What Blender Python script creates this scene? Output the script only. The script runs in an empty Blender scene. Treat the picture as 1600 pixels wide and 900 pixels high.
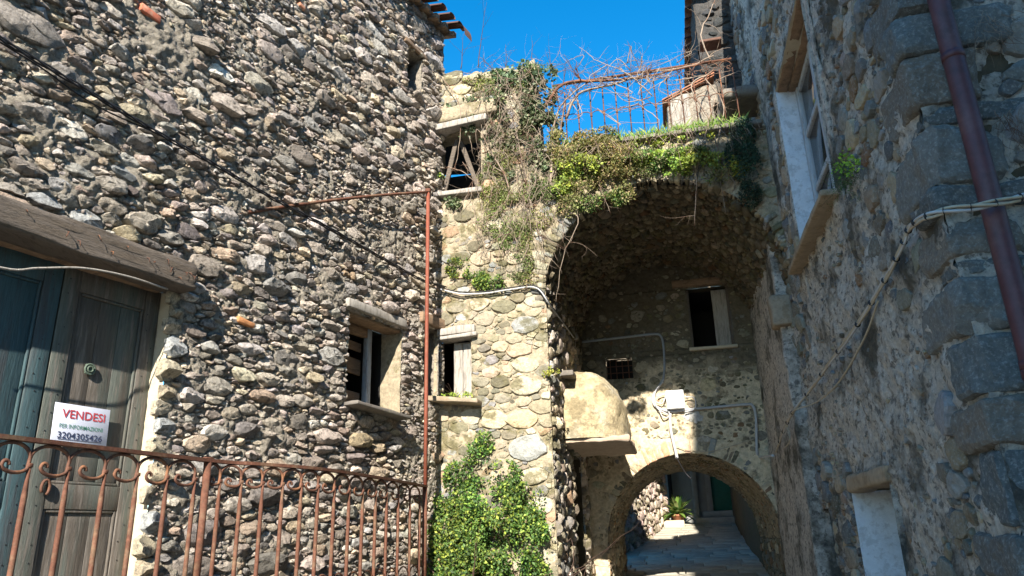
import bpy, math, random
import numpy as np
from mathutils import Vector, Matrix
rng = np.random.default_rng(7)
random.seed(7)
C = bpy.context.scene
col = C.collection
PI = math.pi
EYE = 1.6

# ---------------------------------------------------------------- camera, light, exposure
FPX = 1155.0
th, ro = math.radians(18.8), math.atan(100/3400)
X0 = np.array([1, 0, 0.]); FW = np.array([0, math.cos(th), math.sin(th)]); U0 = np.array([0, -math.sin(th), math.cos(th)])
RT = math.cos(ro)*X0-math.sin(ro)*U0; UP = math.cos(ro)*U0+math.sin(ro)*X0
cam = bpy.data.cameras.new('camera'); co = bpy.data.objects.new('camera', cam); col.objects.link(co)
cam.sensor_width = 36; cam.lens = 36*FPX/1600; cam.clip_start = .05; cam.clip_end = 2000
m = Matrix(((RT[0], UP[0], -FW[0]), (RT[1], UP[1], -FW[1]), (RT[2], UP[2], -FW[2]))).to_4x4()
m.translation = (0, 0, EYE); co.matrix_world = m
C.camera = co
la = math.radians(11.7)
A = np.array([math.cos(la), -math.sin(la), 0]); B = np.array([math.sin(la), math.cos(la), 0]); Z = np.array([0, 0, 1.])
dl = math.radians(27.5)
D = np.array([math.sin(dl), math.cos(dl), 0]); N = np.array([math.cos(dl), -math.sin(dl), 0])

SUN_EL = math.radians(31.2); SLOPE = .055
S = SLOPE*A-B; S = S/np.linalg.norm(S)            # horizontal direction towards the sun
Sv = np.array([S[0]*math.cos(SUN_EL), S[1]*math.cos(SUN_EL), math.sin(SUN_EL)])
sun = bpy.data.lights.new('sun', 'SUN'); sun.energy = 5.0; sun.angle = math.radians(.5); sun.color = (1, .93, .82)
so = bpy.data.objects.new('sun', sun); col.objects.link(so)
so.rotation_euler = Vector(Sv).to_track_quat('Z', 'Y').to_euler(); so.location = (0, -5, 20)
w = bpy.data.worlds.new('World'); C.world = w; w.use_nodes = True
nt = w.node_tree; bg = nt.nodes['Background']
sky = nt.nodes.new('ShaderNodeTexSky'); sky.sky_type = 'NISHITA'; sky.sun_disc = False
sky.sun_elevation = SUN_EL; sky.sun_rotation = math.atan2(S[0], S[1])
sky.altitude = 600; sky.air_density = 1.0; sky.dust_density = .15; sky.ozone_density = 3.0
hs = nt.nodes.new('ShaderNodeHueSaturation'); hs.inputs['Hue'].default_value = .492; hs.inputs['Saturation'].default_value = 1.38; hs.inputs['Value'].default_value = 1.6
nt.links.new(sky.outputs[0], hs.inputs['Color']); nt.links.new(hs.outputs[0], bg.inputs[0]); bg.inputs[1].default_value = .078
C.view_settings.view_transform = 'Standard'; C.view_settings.look = 'None'; C.view_settings.exposure = 1.36; C.view_settings.gamma = 1
C.render.engine = 'CYCLES'
C.cycles.max_bounces = 6; C.cycles.diffuse_bounces = 2

# ---------------------------------------------------------------- pixel rays onto real planes (used for measuring)
def ray(x, y): return FW*FPX+RT*(x-800)+UP*(450-y)
def hit(x, y, n, c): r = ray(x, y); return r*(c/(r@n))
def hitz(x, y, z): r = ray(x, y); return r*(z/r[2])
_r = ray(225, 455); P0 = _r*(1.72/_r[2]); cL = P0@N
def L(s, o, z): return P0+D*s+N*o+Z*(z-1.72)
def W(a, b, z): return A*a+B*b+Z*z
def hL(x, y, o=0.): return hit(x, y, N, cL+o)
def sz(x, y, o=0.): p = hL(x, y, o); return float((p-P0)@D), float(p[2])
def hb(x, y, b): p = hit(x, y, B, b); return float(p@A), float(p[2])
def ha(x, y, a): p = hit(x, y, A, a); return float(p@B), float(p[2])

# ---------------------------------------------------------------- noise
def _h(ix, iy, iz, seed):
    n = (ix.astype(np.int64)*374761393+iy.astype(np.int64)*668265263+iz.astype(np.int64)*2147483647+seed*974711) & 0xffffffff
    n = ((n ^ (n >> 13))*1274126177) & 0xffffffff
    n = ((n ^ (n >> 16))*2246822519) & 0xffffffff
    return ((n ^ (n >> 15)) & 0xffffff)/float(0xffffff)
def vnoise(P, seed=0):
    f = np.floor(P); t = P-f; t = t*t*(3-2*t); f = f.astype(np.int64)
    x, y, z = f[..., 0], f[..., 1], f[..., 2]; tx, ty, tz = t[..., 0], t[..., 1], t[..., 2]
    def l(a, b, t): return a+(b-a)*t
    g = lambda i, j, k: _h(x+i, y+j, z+k, seed)
    return l(l(l(g(0,0,0), g(1,0,0), tx), l(g(0,1,0), g(1,1,0), tx), ty), l(l(g(0,0,1), g(1,0,1), tx), l(g(0,1,1), g(1,1,1), tx), ty), tz)*2-1
def fbm(P, s, o=3, seed=0):
    r = 0; a = 1; t = 0
    for i in range(o):
        r = r+a*vnoise(P*s, seed+i*17); t += a; a *= .5; s = s*2.03
    return r/t

# ---------------------------------------------------------------- materials
def mat(name, color=(.3, .3, .3), rough=.9, tint=False, var=.25, vs=14, stretch=(1, 1, 1), spot=None, spot_amt=.5, spot_scale=6,
        bump=.3, bscale=60, bdist=.01, metallic=0, trans=0, second=None, second_scale=2.5, spec=.3, second_lo=.5, second_hi=.62):
    M = bpy.data.materials.new(name); M.use_nodes = True; t = M.node_tree; b = t.nodes['Principled BSDF']
    nn = t.nodes.new; lk = t.links.new
    geo = nn('ShaderNodeNewGeometry'); mp = nn('ShaderNodeMapping'); mp.inputs['Scale'].default_value = stretch
    lk(geo.outputs['Position'], mp.inputs[0])
    if tint:
        at = nn('ShaderNodeAttribute'); at.attribute_name = 'tint'; c = at.outputs['Color']
    else:
        rgb = nn('ShaderNodeRGB'); rgb.outputs[0].default_value = (*color, 1); c = rgb.outputs[0]
    def noise(sc, det=5, r=.6):
        n = nn('ShaderNodeTexNoise'); n.inputs['Scale'].default_value = sc; n.inputs['Detail'].default_value = det
        n.inputs['Roughness'].default_value = r; lk(mp.outputs[0], n.inputs['Vector']); return n.outputs['Fac']
    def ramp(src, lo, hi, a, bb):
        r = nn('ShaderNodeMapRange'); lk(src, r.inputs[0]); r.inputs[1].default_value = lo; r.inputs[2].default_value = hi
        r.inputs[3].default_value = a; r.inputs[4].default_value = bb; return r.outputs[0]
    def mix(f, a, bb, typ='MIX'):
        x = nn('ShaderNodeMix'); x.data_type = 'RGBA'; x.blend_type = typ
        if isinstance(f, float): x.inputs[0].default_value = f
        else: lk(f, x.inputs[0])
        for i, v in ((6, a), (7, bb)):
            if isinstance(v, tuple): x.inputs[i].default_value = (*v, 1)
            else: lk(v, x.inputs[i])
        return x.outputs[2]
    if second: c = mix(ramp(noise(second_scale, 6), second_lo, second_hi, 0, 1), c, second)
    if spot: c = mix(ramp(noise(spot_scale, 8, .7), .52, .6, 0, spot_amt), c, spot)
    v = ramp(noise(vs, 8, .7), .25, .75, 1-var, 1+var)
    v2 = nn('ShaderNodeCombineColor'); [lk(v, v2.inputs[i]) for i in range(3)]
    c = mix(1.0, c, v2.outputs[0], 'MULTIPLY')
    lk(c, b.inputs['Base Color']); b.inputs['Roughness'].default_value = rough; b.inputs['Metallic'].default_value = metallic
    b.inputs['Specular IOR Level'].default_value = spec
    if bump:
        bp = nn('ShaderNodeBump'); bp.inputs['Strength'].default_value = bump; bp.inputs['Distance'].default_value = bdist
        lk(noise(bscale, 7, .75), bp.inputs['Height']); lk(bp.outputs[0], b.inputs['Normal'])
    if trans:
        tr = nn('ShaderNodeBsdfTranslucent'); lk(c, tr.inputs[0]); ms = nn('ShaderNodeMixShader'); ms.inputs[0].default_value = trans
        lk(b.outputs[0], ms.inputs[1]); lk(tr.outputs[0], ms.inputs[2]); lk(ms.outputs[0], t.nodes['Material Output'].inputs[0])
    return M
M = {}
M['stone'] = mat('rubble_stone', tint=True, var=.55, vs=34, spot=(.07, .062, .054), spot_amt=.65, spot_scale=20, bump=1, bscale=55, bdist=.03)
M['cream'] = mat('cream_stone', tint=True, var=.4, vs=24, spot=(.13, .115, .05), spot_amt=.75, spot_scale=3.6, bump=1, bscale=45, bdist=.022)
M['quoin'] = mat('dark_quoin_stone', tint=True, var=.4, vs=26, spot=(.34, .35, .34), spot_amt=.5, spot_scale=55, bump=1, bscale=38, bdist=.02)
M['mortar'] = mat('grey_mortar', color=(.37, .325, .26), var=.5, vs=34, spot=(.10, .088, .075), spot_amt=.65, spot_scale=14, bump=1, bscale=60, bdist=.035)
M['mortarc'] = mat('cream_mortar', color=(.33, .275, .19), var=.5, vs=26, spot=(.12, .105, .045), spot_amt=.8, spot_scale=3.6, bump=1, bscale=70, bdist=.012)
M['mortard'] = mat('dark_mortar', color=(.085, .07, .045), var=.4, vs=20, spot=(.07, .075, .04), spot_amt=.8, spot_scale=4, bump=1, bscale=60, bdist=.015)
M['plaster'] = mat('weathered_plaster', color=(.60, .545, .47), var=.5, vs=24, spot=(.08, .074, .065), spot_amt=.75, spot_scale=17, bump=1, bscale=42, bdist=.04,
                   second=(.13, .12, .095), second_scale=1.9)
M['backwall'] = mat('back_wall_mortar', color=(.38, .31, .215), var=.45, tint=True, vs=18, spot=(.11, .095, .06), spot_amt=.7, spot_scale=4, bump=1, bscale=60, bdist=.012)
M['plaster_shade'] = mat('shaded_grey_plaster', color=(.075, .07, .065), var=.5, vs=14, spot=(.05, .05, .045), spot_amt=.8, spot_scale=10, bump=1, bscale=42, bdist=.03)  # right house plaster again, with shade put into the colour
M['render'] = mat('pale_render', color=(.52, .45, .33), var=.18, vs=12, bump=.6, bscale=60, spot=(.35, .31, .22), spot_amt=.4)
M['limewash'] = mat('lime_washed_render', color=(.60, .64, .68), var=.15, vs=10, bump=.7, bscale=45, spot=(.38, .40, .42), spot_amt=.6, spot_scale=14)
M['wood'] = mat('weathered_wood', color=(.15, .122, .098), var=.6, vs=9, stretch=(3, .8, 8), bump=1, bscale=9, bdist=.02, spot=(.09, .075, .06), spot_amt=.7, spot_scale=9)
M['woodg'] = mat('grey_board', color=(.34, .31, .27), var=.35, vs=22, stretch=(5, 5, .6), bump=.7, bscale=14, spot=(.15, .13, .11), spot_amt=.6, spot_scale=6)
M['woodb'] = mat('brown_board', color=(.25, .17, .11), var=.4, vs=14, stretch=(1, 1, 6), bump=.7, bscale=14, spot=(.1, .07, .05), spot_amt=.6, spot_scale=5)
M['door'] = mat('worn_green_door_paint', color=(.095, .105, .09), var=.35, vs=16, stretch=(6, 6, .5), bump=.6, bscale=14, spot=(.16, .14, .12), spot_amt=.9, spot_scale=4.5, rough=.75,
                second=(.10, .085, .07), second_scale=1.0, second_lo=.44, second_hi=.56)
M['door_shade'] = mat('worn_shaded_door_paint', color=(.045, .085, .095), var=.35, vs=14, stretch=(6, 6, .5), bump=.6, bscale=14, spot=(.05, .055, .06), spot_amt=.8, spot_scale=2.6, rough=.7,
                 second=(.07, .065, .06), second_scale=.9)  # left leaf: worn door paint with the recess shadow put into its colour
M['frameb'] = mat('pale_blue_paint', color=(.38, .42, .45), var=.2, vs=20, stretch=(3, 3, .6), spot=(.25, .22, .2), spot_amt=.7)
M['rust'] = mat('rusty_iron', color=(.12, .05, .03), var=.4, vs=35, spot=(.16, .065, .04), spot_amt=.8, spot_scale=25, bump=.5, bscale=140, bdist=.004, rough=.8, second=(.17, .10, .06), second_scale=9)
M['rustd'] = mat('dark_rusty_iron', color=(.12, .055, .035), var=.4, vs=35, bump=.4, bscale=140, bdist=.004, rough=.75, second=(.22, .10, .05), second_scale=12)
M['rustred'] = mat('red_brown_post_paint', color=(.21, .06, .035), var=.3, vs=30, bump=.3, bscale=120, bdist=.003, rough=.7, spot=(.22, .09, .05), spot_amt=.6, spot_scale=20)
M['pipe'] = mat('maroon_painted_pipe', color=(.075, .024, .028), var=.4, vs=12, second=(.10, .045, .045), second_scale=4, bump=.15, bscale=30, rough=.55, spot=(.05, .018, .02), spot_amt=.5, spot_scale=7, spec=.5)
M['tile'] = mat('terracotta', color=(.36, .15, .085), var=.35, vs=18, spot=(.2, .15, .1), spot_amt=.5, spot_scale=10, bump=.4)
M['roofd'] = mat('dark_roof_tile', color=(.13, .07, .05), var=.3, vs=18, bump=.4)
M['sillb'] = mat('brown_stone_sill', color=(.30, .24, .17), var=.3, vs=14, spot=(.2, .14, .08), spot_amt=.6, bump=.6, bscale=40)
M['slate'] = mat('slate_slab', color=(.17, .15, .13), var=.3, vs=14, spot=(.25, .23, .16), spot_amt=.5, spot_scale=9, bump=.6, bscale=40)
M['oven'] = mat('oven_render', color=(.42, .345, .21), var=.45, vs=16, spot=(.17, .135, .075), spot_amt=.6, spot_scale=5, bump=1, bscale=26, bdist=.03, second=(.46, .41, .30), second_scale=3.2)
M['pink'] = mat('pinkish_slab', color=(.40, .31, .23), var=.2, vs=14, bump=.5, bscale=40)
M['brick'] = mat('clay_brick', tint=True, var=.2, vs=25, bump=.5, bscale=70, spot=(.5, .42, .3), spot_amt=.4, spot_scale=12)
M['dark'] = mat('dark_interior', color=(.02, .018, .016), var=.2, bump=0)
M['leaf'] = mat('leaf', tint=True, var=.12, vs=8, bump=0, rough=.55, trans=.28, spec=.4)
M['dleaf'] = mat('dry_stalks', tint=True, var=.2, vs=20, bump=0, rough=.9)
M['twig'] = mat('bare_twig', color=(.30, .235, .18), var=.35, vs=18, bump=.3, bscale=80, second=(.16, .09, .06), second_scale=6)
M['twigd'] = mat('dark_twig', color=(.09, .055, .04), var=.3, vs=18, bump=0)
M['black'] = mat('black_cable', color=(.018, .018, .02), var=.1, bump=0, rough=.5)
M['cable'] = mat('grey_cable', color=(.42, .42, .42), var=.12, bump=.1, rough=.5)
M['ivory'] = mat('ivory_cable', color=(.40, .34, .25), var=.2, vs=30, bump=.2, rough=.6)
M['conduit'] = mat('grey_conduit', color=(.30, .32, .34), var=.12, bump=0, rough=.5)
M['white'] = mat('white_plastic', color=(.86, .86, .86), var=.03, bump=0, rough=.4)
M['paper'] = mat('sign_board', color=(.60, .62, .72), var=.04, bump=0, rough=.6)
M['red'] = mat('red_print', color=(.50, .06, .07), var=.05, bump=0)
M['green'] = mat('green_print', color=(.05, .20, .13), var=.05, bump=0)
M['ink'] = mat('navy_print', color=(.03, .04, .09), var=.05, bump=0)
M['pave'] = mat('stone_paving', color=(.42, .39, .32), var=.18, vs=9, bump=.4, bscale=30, spot=(.3, .28, .23), spot_amt=.5, spot_scale=5)
M['ground'] = mat('old_paving', color=(.13, .125, .11), var=.3, vs=6, bump=.6, bscale=20)
M['farwall'] = mat('grey_render', color=(.30, .30, .28), var=.2, vs=5, bump=.4, bscale=25)
M['greend'] = mat('green_painted_door', color=(.015, .13, .085), var=.15, bump=.1, rough=.5)
M['houseb'] = mat('unseen_house_ochre_render', color=(.26, .21, .15), var=.25, vs=4, bump=.5, bscale=20)
M['glass'] = mat('window_glass', color=(.03, .035, .04), var=.05, bump=0, rough=.08, spec=.8)
M['brass'] = mat('verdigris_metal', color=(.09, .12, .09), var=.3, vs=60, bump=.3, rough=.6)

# ---------------------------------------------------------------- object helpers
def tag(o, label=None, cat=None, group=None, kind=None):
    for k, v in (('label', label), ('category', cat), ('group', group), ('kind', kind)):
        if v: o[k] = v
    return o
def root(name, loc, label, cat, group=None):
    o = bpy.data.objects.new(name, None); col.objects.link(o); o.empty_display_size = .2
    o.location = (loc[0], loc[1], loc[2]+EYE); return tag(o, label, cat, group)
def org(o):
    p = np.zeros(3)
    while o is not None: p = p+np.array(o.location); o = o.parent
    return p
def mk(name, V, F, material, parent=None, tint=None, smooth=True):
    """V (n,3) in eye-relative coordinates; F: list of int arrays (m,k)."""
    V = np.asarray(V, float)+np.array([0, 0, EYE])
    me = bpy.data.meshes.new(name)
    if parent is None:
        o0 = np.array([V[:, 0].mean(), V[:, 1].mean(), V[:, 2].min()])
    else: o0 = org(parent)
    V = V-o0
    F = [np.asarray(f, np.int32) for f in F if len(f)]
    nl = sum(f.size for f in F); npoly = sum(len(f) for f in F)
    me.vertices.add(len(V)); me.vertices.foreach_set('co', V.astype(np.float32).ravel())
    me.loops.add(nl); me.loops.foreach_set('vertex_index', np.concatenate([f.ravel() for f in F]))
    me.polygons.add(npoly)
    st = np.concatenate([np.full(len(f), f.shape[1]) for f in F]); me.polygons.foreach_set('loop_start', np.concatenate([[0], np.cumsum(st)[:-1]]).astype(np.int32))
    me.update(calc_edges=True); me.validate()
    me.polygons.foreach_set('use_smooth', np.full(len(me.polygons), bool(smooth)))
    if tint is not None:
        at = me.color_attributes.new('tint', 'FLOAT_COLOR', 'POINT')
        c = np.ones((len(V), 4), np.float32); c[:, :3] = tint; at.data.foreach_set('color', c.ravel())
    me.materials.append(material)
    if smooth == 'sharp': me.set_sharp_from_angle(angle=math.radians(27))
    o = bpy.data.objects.new(name, me); col.objects.link(o)
    if parent is None: o.location = o0
    else: o.parent = parent
    return o
class MB:
    def __init__(s): s.V = []; s.F = {}; s.n = 0; s.T = []
    def add(s, V, F, tint=None):
        V = np.asarray(V, float)
        for f in F:
            f = np.asarray(f, np.int64)
            if len(f): s.F.setdefault(f.shape[1], []).append(f+s.n)
        s.V.append(V); s.n += len(V)
        s.T.append(np.broadcast_to(np.array(tint if tint is not None else (.5, .5, .5), float), (len(V), 3)))
        return s
    def build(s, name, material, parent=None, smooth=True, tint=False):
        return mk(name, np.concatenate(s.V), [np.concatenate(v) for v in s.F.values()], material, parent, np.concatenate(s.T) if tint else None, smooth)
def tube(pts, r, k=6, taper=None, flat=None):
    """tube along a polyline; returns V, F. flat=(axis, factor) squashes the section along a world axis."""
    P = np.asarray(pts, float); n = len(P)
    T = np.gradient(P, axis=0); T /= np.linalg.norm(T, axis=1)[:, None]+1e-12
    rr = np.full(n, float(r)) if np.isscalar(r) else np.asarray(r, float)
    up = np.array([0, 0, 1.]) if abs(T[0][2]) < .9 else np.array([1., 0, 0])
    u = np.cross(T[0], up); u /= np.linalg.norm(u); V = []
    for i in range(n):
        u = u-T[i]*(u@T[i]); u /= np.linalg.norm(u)+1e-12; v = np.cross(T[i], u)
        a = np.arange(k)*2*PI/k
        V.append(P[i]+rr[i]*(np.cos(a)[:, None]*u+np.sin(a)[:, None]*v))
    V = np.concatenate(V); i = np.arange(n-1)[:, None]*k; j = np.arange(k)[None, :]; j2 = (j+1) % k
    F = np.stack([i+j, i+j2, i+k+j2, i+k+j], -1).reshape(-1, 4)
    V = np.concatenate([V, P[:1], P[-1:]]); j = np.arange(k)
    c0 = np.stack([np.full(k, n*k), (j+1) % k, j], 1); c1 = np.stack([np.full(k, n*k+1), (n-1)*k+j, (n-1)*k+(j+1) % k], 1)
    return V, [F, np.concatenate([c0, c1])]
def smoothpath(pts, m=6):
    P = np.asarray(pts, float)
    if len(P) < 3: return P
    Q = np.vstack([2*P[0]-P[1], P, 2*P[-1]-P[-2]]); out = []
    for i in range(1, len(Q)-2):
        for t in np.linspace(0, 1, m, endpoint=False):
            a, b, c, d = Q[i-1:i+3]
            out.append(.5*((2*b)+(-a+c)*t+(2*a-5*b+4*c-d)*t*t+(-a+3*b-3*c+d)*t**3))
    out.append(P[-1]); return np.array(out)
def rbox(c, ex, ey, ez, n=(4, 4, 4), rnd=.02, amp=.006, ns=8, seed=0, sag=None):
    """rough rounded box: centre c, half-extent vectors ex, ey, ez."""
    c = np.asarray(c, float); E = [np.asarray(e, float) for e in (ex, ey, ez)]; Ln = [np.linalg.norm(e) for e in E]; Un = [e/l for e, l in zip(E, Ln)]
    rnd = min(rnd, .95*min(Ln)); V = []; F = []; off = 0
    for ax in range(3):
        for sg in (-1, 1):
            i, j = [q for q in range(3) if q != ax]
            def lin(k):
                base = np.linspace(-1, 1, n[k]+1); e = 1-rnd/Ln[k]*.8
                return np.unique(np.concatenate([base*e, [-1, 1]]))
            gi, gj = lin(i), lin(j); gu, gv = np.meshgrid(gi, gj, indexing='ij')
            p = np.zeros(gu.shape+(3,)); p[..., i] = gu*Ln[i]; p[..., j] = gv*Ln[j]; p[..., ax] = sg*Ln[ax]
            V.append(p.reshape(-1, 3)); a, b = gu.shape
            q = (np.arange(a-1)[:, None]*b+np.arange(b-1)[None, :]).ravel()+off
            f = np.stack([q, q+b, q+b+1, q+1], 1)
            if (sg > 0) == (ax == 1): f = f[:, ::-1]
            F.append(f); off += a*b
    V = np.concatenate(V); F = np.concatenate(F)
    core = np.clip(V, -(np.array(Ln)-rnd), np.array(Ln)-rnd); dd = V-core; l = np.linalg.norm(dd, axis=1)[:, None]; nn = dd/np.maximum(l, 1e-9)
    V = core+nn*rnd
    key = np.round(V*20000).astype(np.int64); _, idx, inv = np.unique(key, axis=0, return_index=True, return_inverse=True); inv = inv.ravel()
    V = V[idx]; nn = nn[idx]; F = inv[F]
    Wd = c+V[:, :1]*Un[0]+V[:, 1:2]*Un[1]+V[:, 2:]*Un[2]; Nw = nn[:, :1]*Un[0]+nn[:, 1:2]*Un[1]+nn[:, 2:]*Un[2]
    if amp: Wd = Wd+Nw*(amp*fbm(Wd, ns, 3, seed))[:, None]
    return Wd, [F]
def box_o(name, c, ex, ey, ez, material, parent=None, tint=None, **kw):
    V, F = rbox(c, ex, ey, ez, **kw)
    return mk(name, V, F, material, parent, tint=np.broadcast_to(tint, (len(V), 3)) if tint is not None else None)
def tube_o(name, pts, r, material, parent=None, k=6):
    V, F = tube(pts, r, k); return mk(name, V, F, material, parent)

# ---------------------------------------------------------------- stone packing
def pack(u0, u1, v0, v1, an, classes, keep, forced=()):
    """dart throwing in the (u/an, v) plane, large classes first. forced: (u, v, r) in that plane."""
    Cn = [np.array([f[0]/an, f[1]]) for f in forced]; R = [f[2] for f in forced]
    P = np.array(Cn).reshape(-1, 2); R = np.array(R)
    for r0, r1, cnt in classes:
        q = np.stack([rng.uniform(u0/an, u1/an, cnt), rng.uniform(v0, v1, cnt)], 1); rr = rng.uniform(r0, r1, cnt)
        ok = keep(q[:, 0]*an, q[:, 1], rr); q, rr = q[ok], rr[ok]
        if len(P):
            ok = np.ones(len(q), bool)
            for s in range(0, len(q), 1500):
                d = np.hypot(q[s:s+1500, None, 0]-P[None, :, 0], q[s:s+1500, None, 1]-P[None, :, 1])
                ok[s:s+1500] = (d > .86*(rr[s:s+1500, None]+R[None, :])).all(1)
            q, rr = q[ok], rr[ok]
        cell = {}; cs = 2.0*r1; acc = []
        for i in range(len(q)):
            cx, cy = int(q[i, 0]//cs), int(q[i, 1]//cs); good = True
            for ix in (cx-1, cx, cx+1):
                for iy in (cy-1, cy, cy+1):
                    for j in cell.get((ix, iy), ()):
                        if (q[i, 0]-q[j, 0])**2+(q[i, 1]-q[j, 1])**2 < (.86*(rr[i]+rr[j]))**2: good = False; break
                    if not good: break
                if not good: break
            if good: cell.setdefault((cx, cy), []).append(i); acc.append(i)
        if acc: P = np.vstack([P, q[acc]]) if len(P) else q[acc]; R = np.concatenate([R, rr[acc]])
    return P, R
def radial(P, R, Tn, gap, pn, an, lim=1.35, bounds=None, holes=(), arch=None, ell=None, cuts=3):
    """r(theta) of each rounded power cell in the scaled plane"""
    th_ = np.arange(Tn)*2*PI/Tn; n = len(P); out = np.zeros((n, Tn))
    for s in range(0, n, 400):
        p = P[s:s+400]; r = R[s:s+400]
        d = P[None]-p[:, None]; dist = np.hypot(d[..., 0], d[..., 1]); dist[np.arange(len(p)), s+np.arange(len(p))] = 1e9
        k = min(14, n-1); nb = np.argpartition(dist, k-1, axis=1)[:, :k] if n > 1 else np.zeros((len(p), 0), int)
        ds = np.take_along_axis(dist, nb, 1); dd = np.take_along_axis(d, nb[..., None].repeat(2, 2), 1)
        c = (ds**2+(r**2)[:, None]-R[nb]**2)/(2*ds)-gap; c = np.maximum(c, .006); ang = np.arctan2(dd[..., 1], dd[..., 0])
        cc = [c]; aa = [ang]
        def con(cv, av): cc.append(np.maximum(cv, .008)[:, None]); aa.append(np.broadcast_to(av, cv.shape)[:, None])
        U_, V_ = p[:, 0]*an, p[:, 1]
        if bounds:
            con((bounds[1]-U_)/an, 0.); con((U_-bounds[0])/an, PI); con(bounds[3]-V_, PI/2); con(V_-bounds[2], -PI/2)
        for (h0, h1, g0, g1) in holes:
            sep = np.stack([h0-U_, U_-h1, g0-V_, V_-g1], 1); best = sep.argmax(1)
            for q, av in ((0, 0.), (1, PI), (2, PI/2), (3, -PI/2)):
                cv = np.where(best == q, sep[:, q]/(an if q < 2 else 1), 1e3); con(cv-.003, av)
        if arch:
            ac, zs, Ra = arch; dx = ac-U_; dz = np.minimum(zs-V_, 0); l = np.hypot(dx, dz); con((l-Ra)*np.hypot(dx/l/an, dz/l)*1.0, np.arctan2(dz, dx/an))
        for _ in range(cuts):
            con(r*rng.uniform(.62, 1.35, len(p)), rng.uniform(0, 2*PI, len(p)))
        cc = np.concatenate(cc, 1); aa = np.concatenate(aa, 1)
        x = np.maximum(np.cos(th_[None, None]-aa[..., None]), 0)/cc[..., None]
        pw = pn[s:s+400, None]
        acc = (x**pw[..., None]).sum(1)
        ea = rng.uniform(0, PI, len(p)) if ell is None else ell[s:s+400, 2]
        ra = r*lim*(rng.uniform(.95, 1.3, len(p)) if ell is None else ell[s:s+400, 0]); rb = r*lim*(rng.uniform(.7, 1.0, len(p)) if ell is None else ell[s:s+400, 1])
        ca, sa = np.cos(th_[None]-ea[:, None]), np.sin(th_[None]-ea[:, None])
        acc = acc+(np.sqrt((ca/ra[:, None])**2+(sa/rb[:, None])**2))**pw
        out[s:s+400] = acc**(-1/pw)
    return out
def stone_meshes(P, Rr, an, h, rings, facet, fn, tints, seed, nz=.10, base=-.02):
    """returns V (n, vc, 3), F, tint (n, vc, 3)"""
    n, Tn = Rr.shape; t = np.arange(Tn)*2*PI/Tn
    jit = 1+.08*vnoise(np.stack([np.cos(t)[None]*2.2+np.arange(n)[:, None]*7.1, np.sin(t)[None]*2.2+0*np.arange(n)[:, None], np.zeros((n, Tn))], -1), seed)
    Rr = Rr*jit
    rho = {3: [.55, .95, 1.0], 4: [.45, .82, .98, 1.0], 6: [.4, .72, .9, .97, 1.0, 1.0]}[rings]
    side = {3: [1, .85, 0], 4: [1, .98, .65, 0], 6: [1, 1, 1, .9, .55, 0]}[rings]
    x = np.concatenate([[[0.]]*1]+[[[0.]]]) if False else None
    du = np.concatenate([np.zeros((n, 1))]+[rr*Rr*np.cos(t) for rr in rho], 1); dv = np.concatenate([np.zeros((n, 1))]+[rr*Rr*np.sin(t) for rr in rho], 1)
    sf = np.concatenate([[1.]]+[np.full(Tn, s) for s in side]); rh = np.concatenate([[0.]]+[np.full(Tn, r) for r in rho])
    size = Rr.mean(1)[:, None]; x = du/size; y = dv/size
    tl = rng.normal(0, .26, (n, 2)); top = 1+tl[:, :1]*x+tl[:, 1:]*y-.04*rh**2
    for _ in range(3):
        a = rng.uniform(0, 2*PI, (n, 1)); sl = rng.uniform(.2, 1.1, (n, 1))*facet; o = rng.uniform(0., .55, (n, 1))
        top = np.minimum(top, 1+sl*o-sl*(np.cos(a)*x+np.sin(a)*y))
    wv = np.maximum(top, .12)*h[:, None]*sf+base*(1-sf)
    u = (P[:, :1]+du)*an; v = P[:, 1:]+dv
    Q = np.stack([u, v, wv], -1); q = Q/(size[..., None]+.02)
    amp = (size*nz)[...]*np.minimum(1, sf+.3)
    seedz = np.arange(n)[:, None, None]*3.7
    Q[..., 2] += amp*.7*(1-2.2*np.abs(fbm(q*1.0+seedz, 2.2, 3, seed)))*np.minimum(1, sf*1.5)
    Q[..., 2] += amp*.45*vnoise(q*6+seedz, seed+6)
    Q[..., 0] += amp*.6*vnoise(q*3+seedz+9, seed+3); Q[..., 1] += amp*.6*vnoise(q*3+seedz+19, seed+4)
    Vw = fn(Q[..., 0], Q[..., 1], Q[..., 2])
    j = np.arange(Tn); j2 = (j+1) % Tn; F3 = np.stack([np.zeros(Tn, int), 1+j, 1+j2], 1)
    F4 = np.concatenate([np.stack([1+k*Tn+j, 1+(k+1)*Tn+j, 1+(k+1)*Tn+j2, 1+k*Tn+j2], 1) for k in range(len(rho)-1)])
    tv = np.broadcast_to(tints[:, None, :], Vw.shape)
    return Vw, F3, F4, tv
def tints_for(n, palette, jitter=.19):
    pal = np.array([p[:3] for p in palette]); wt = np.array([p[3] for p in palette], float); wt /= wt.sum()
    c = pal[rng.choice(len(pal), n, p=wt)]
    return np.clip(c*(1+rng.normal(0, jitter, (n, 1)))*(1+rng.normal(0, .02, (n, 3))), .01, .9)
GREY0 = [(.30, .27, .235, 5), (.36, .33, .285, 4), (.24, .22, .20, 3), (.17, .165, .16, 2), (.38, .31, .22, 2), (.44, .37, .26, 1), (.28, .225, .18, 1), (.29, .295, .29, 2), (.45, .42, .38, 1.2)]
GREY = [(.72*min(.62, a*1.50)+.28*b*1.48, min(.56, b*1.37), .72*min(.5, c*1.26)+.28*b*1.28, w_) for a, b, c, w_ in GREY0]
CREAM = [(.39, .33, .225, 5), (.32, .28, .20, 4), (.46, .405, .30, 3), (.26, .235, .18, 3), (.28, .275, .26, 2.5), (.38, .25, .16, .8), (.20, .18, .12, 2)]
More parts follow.
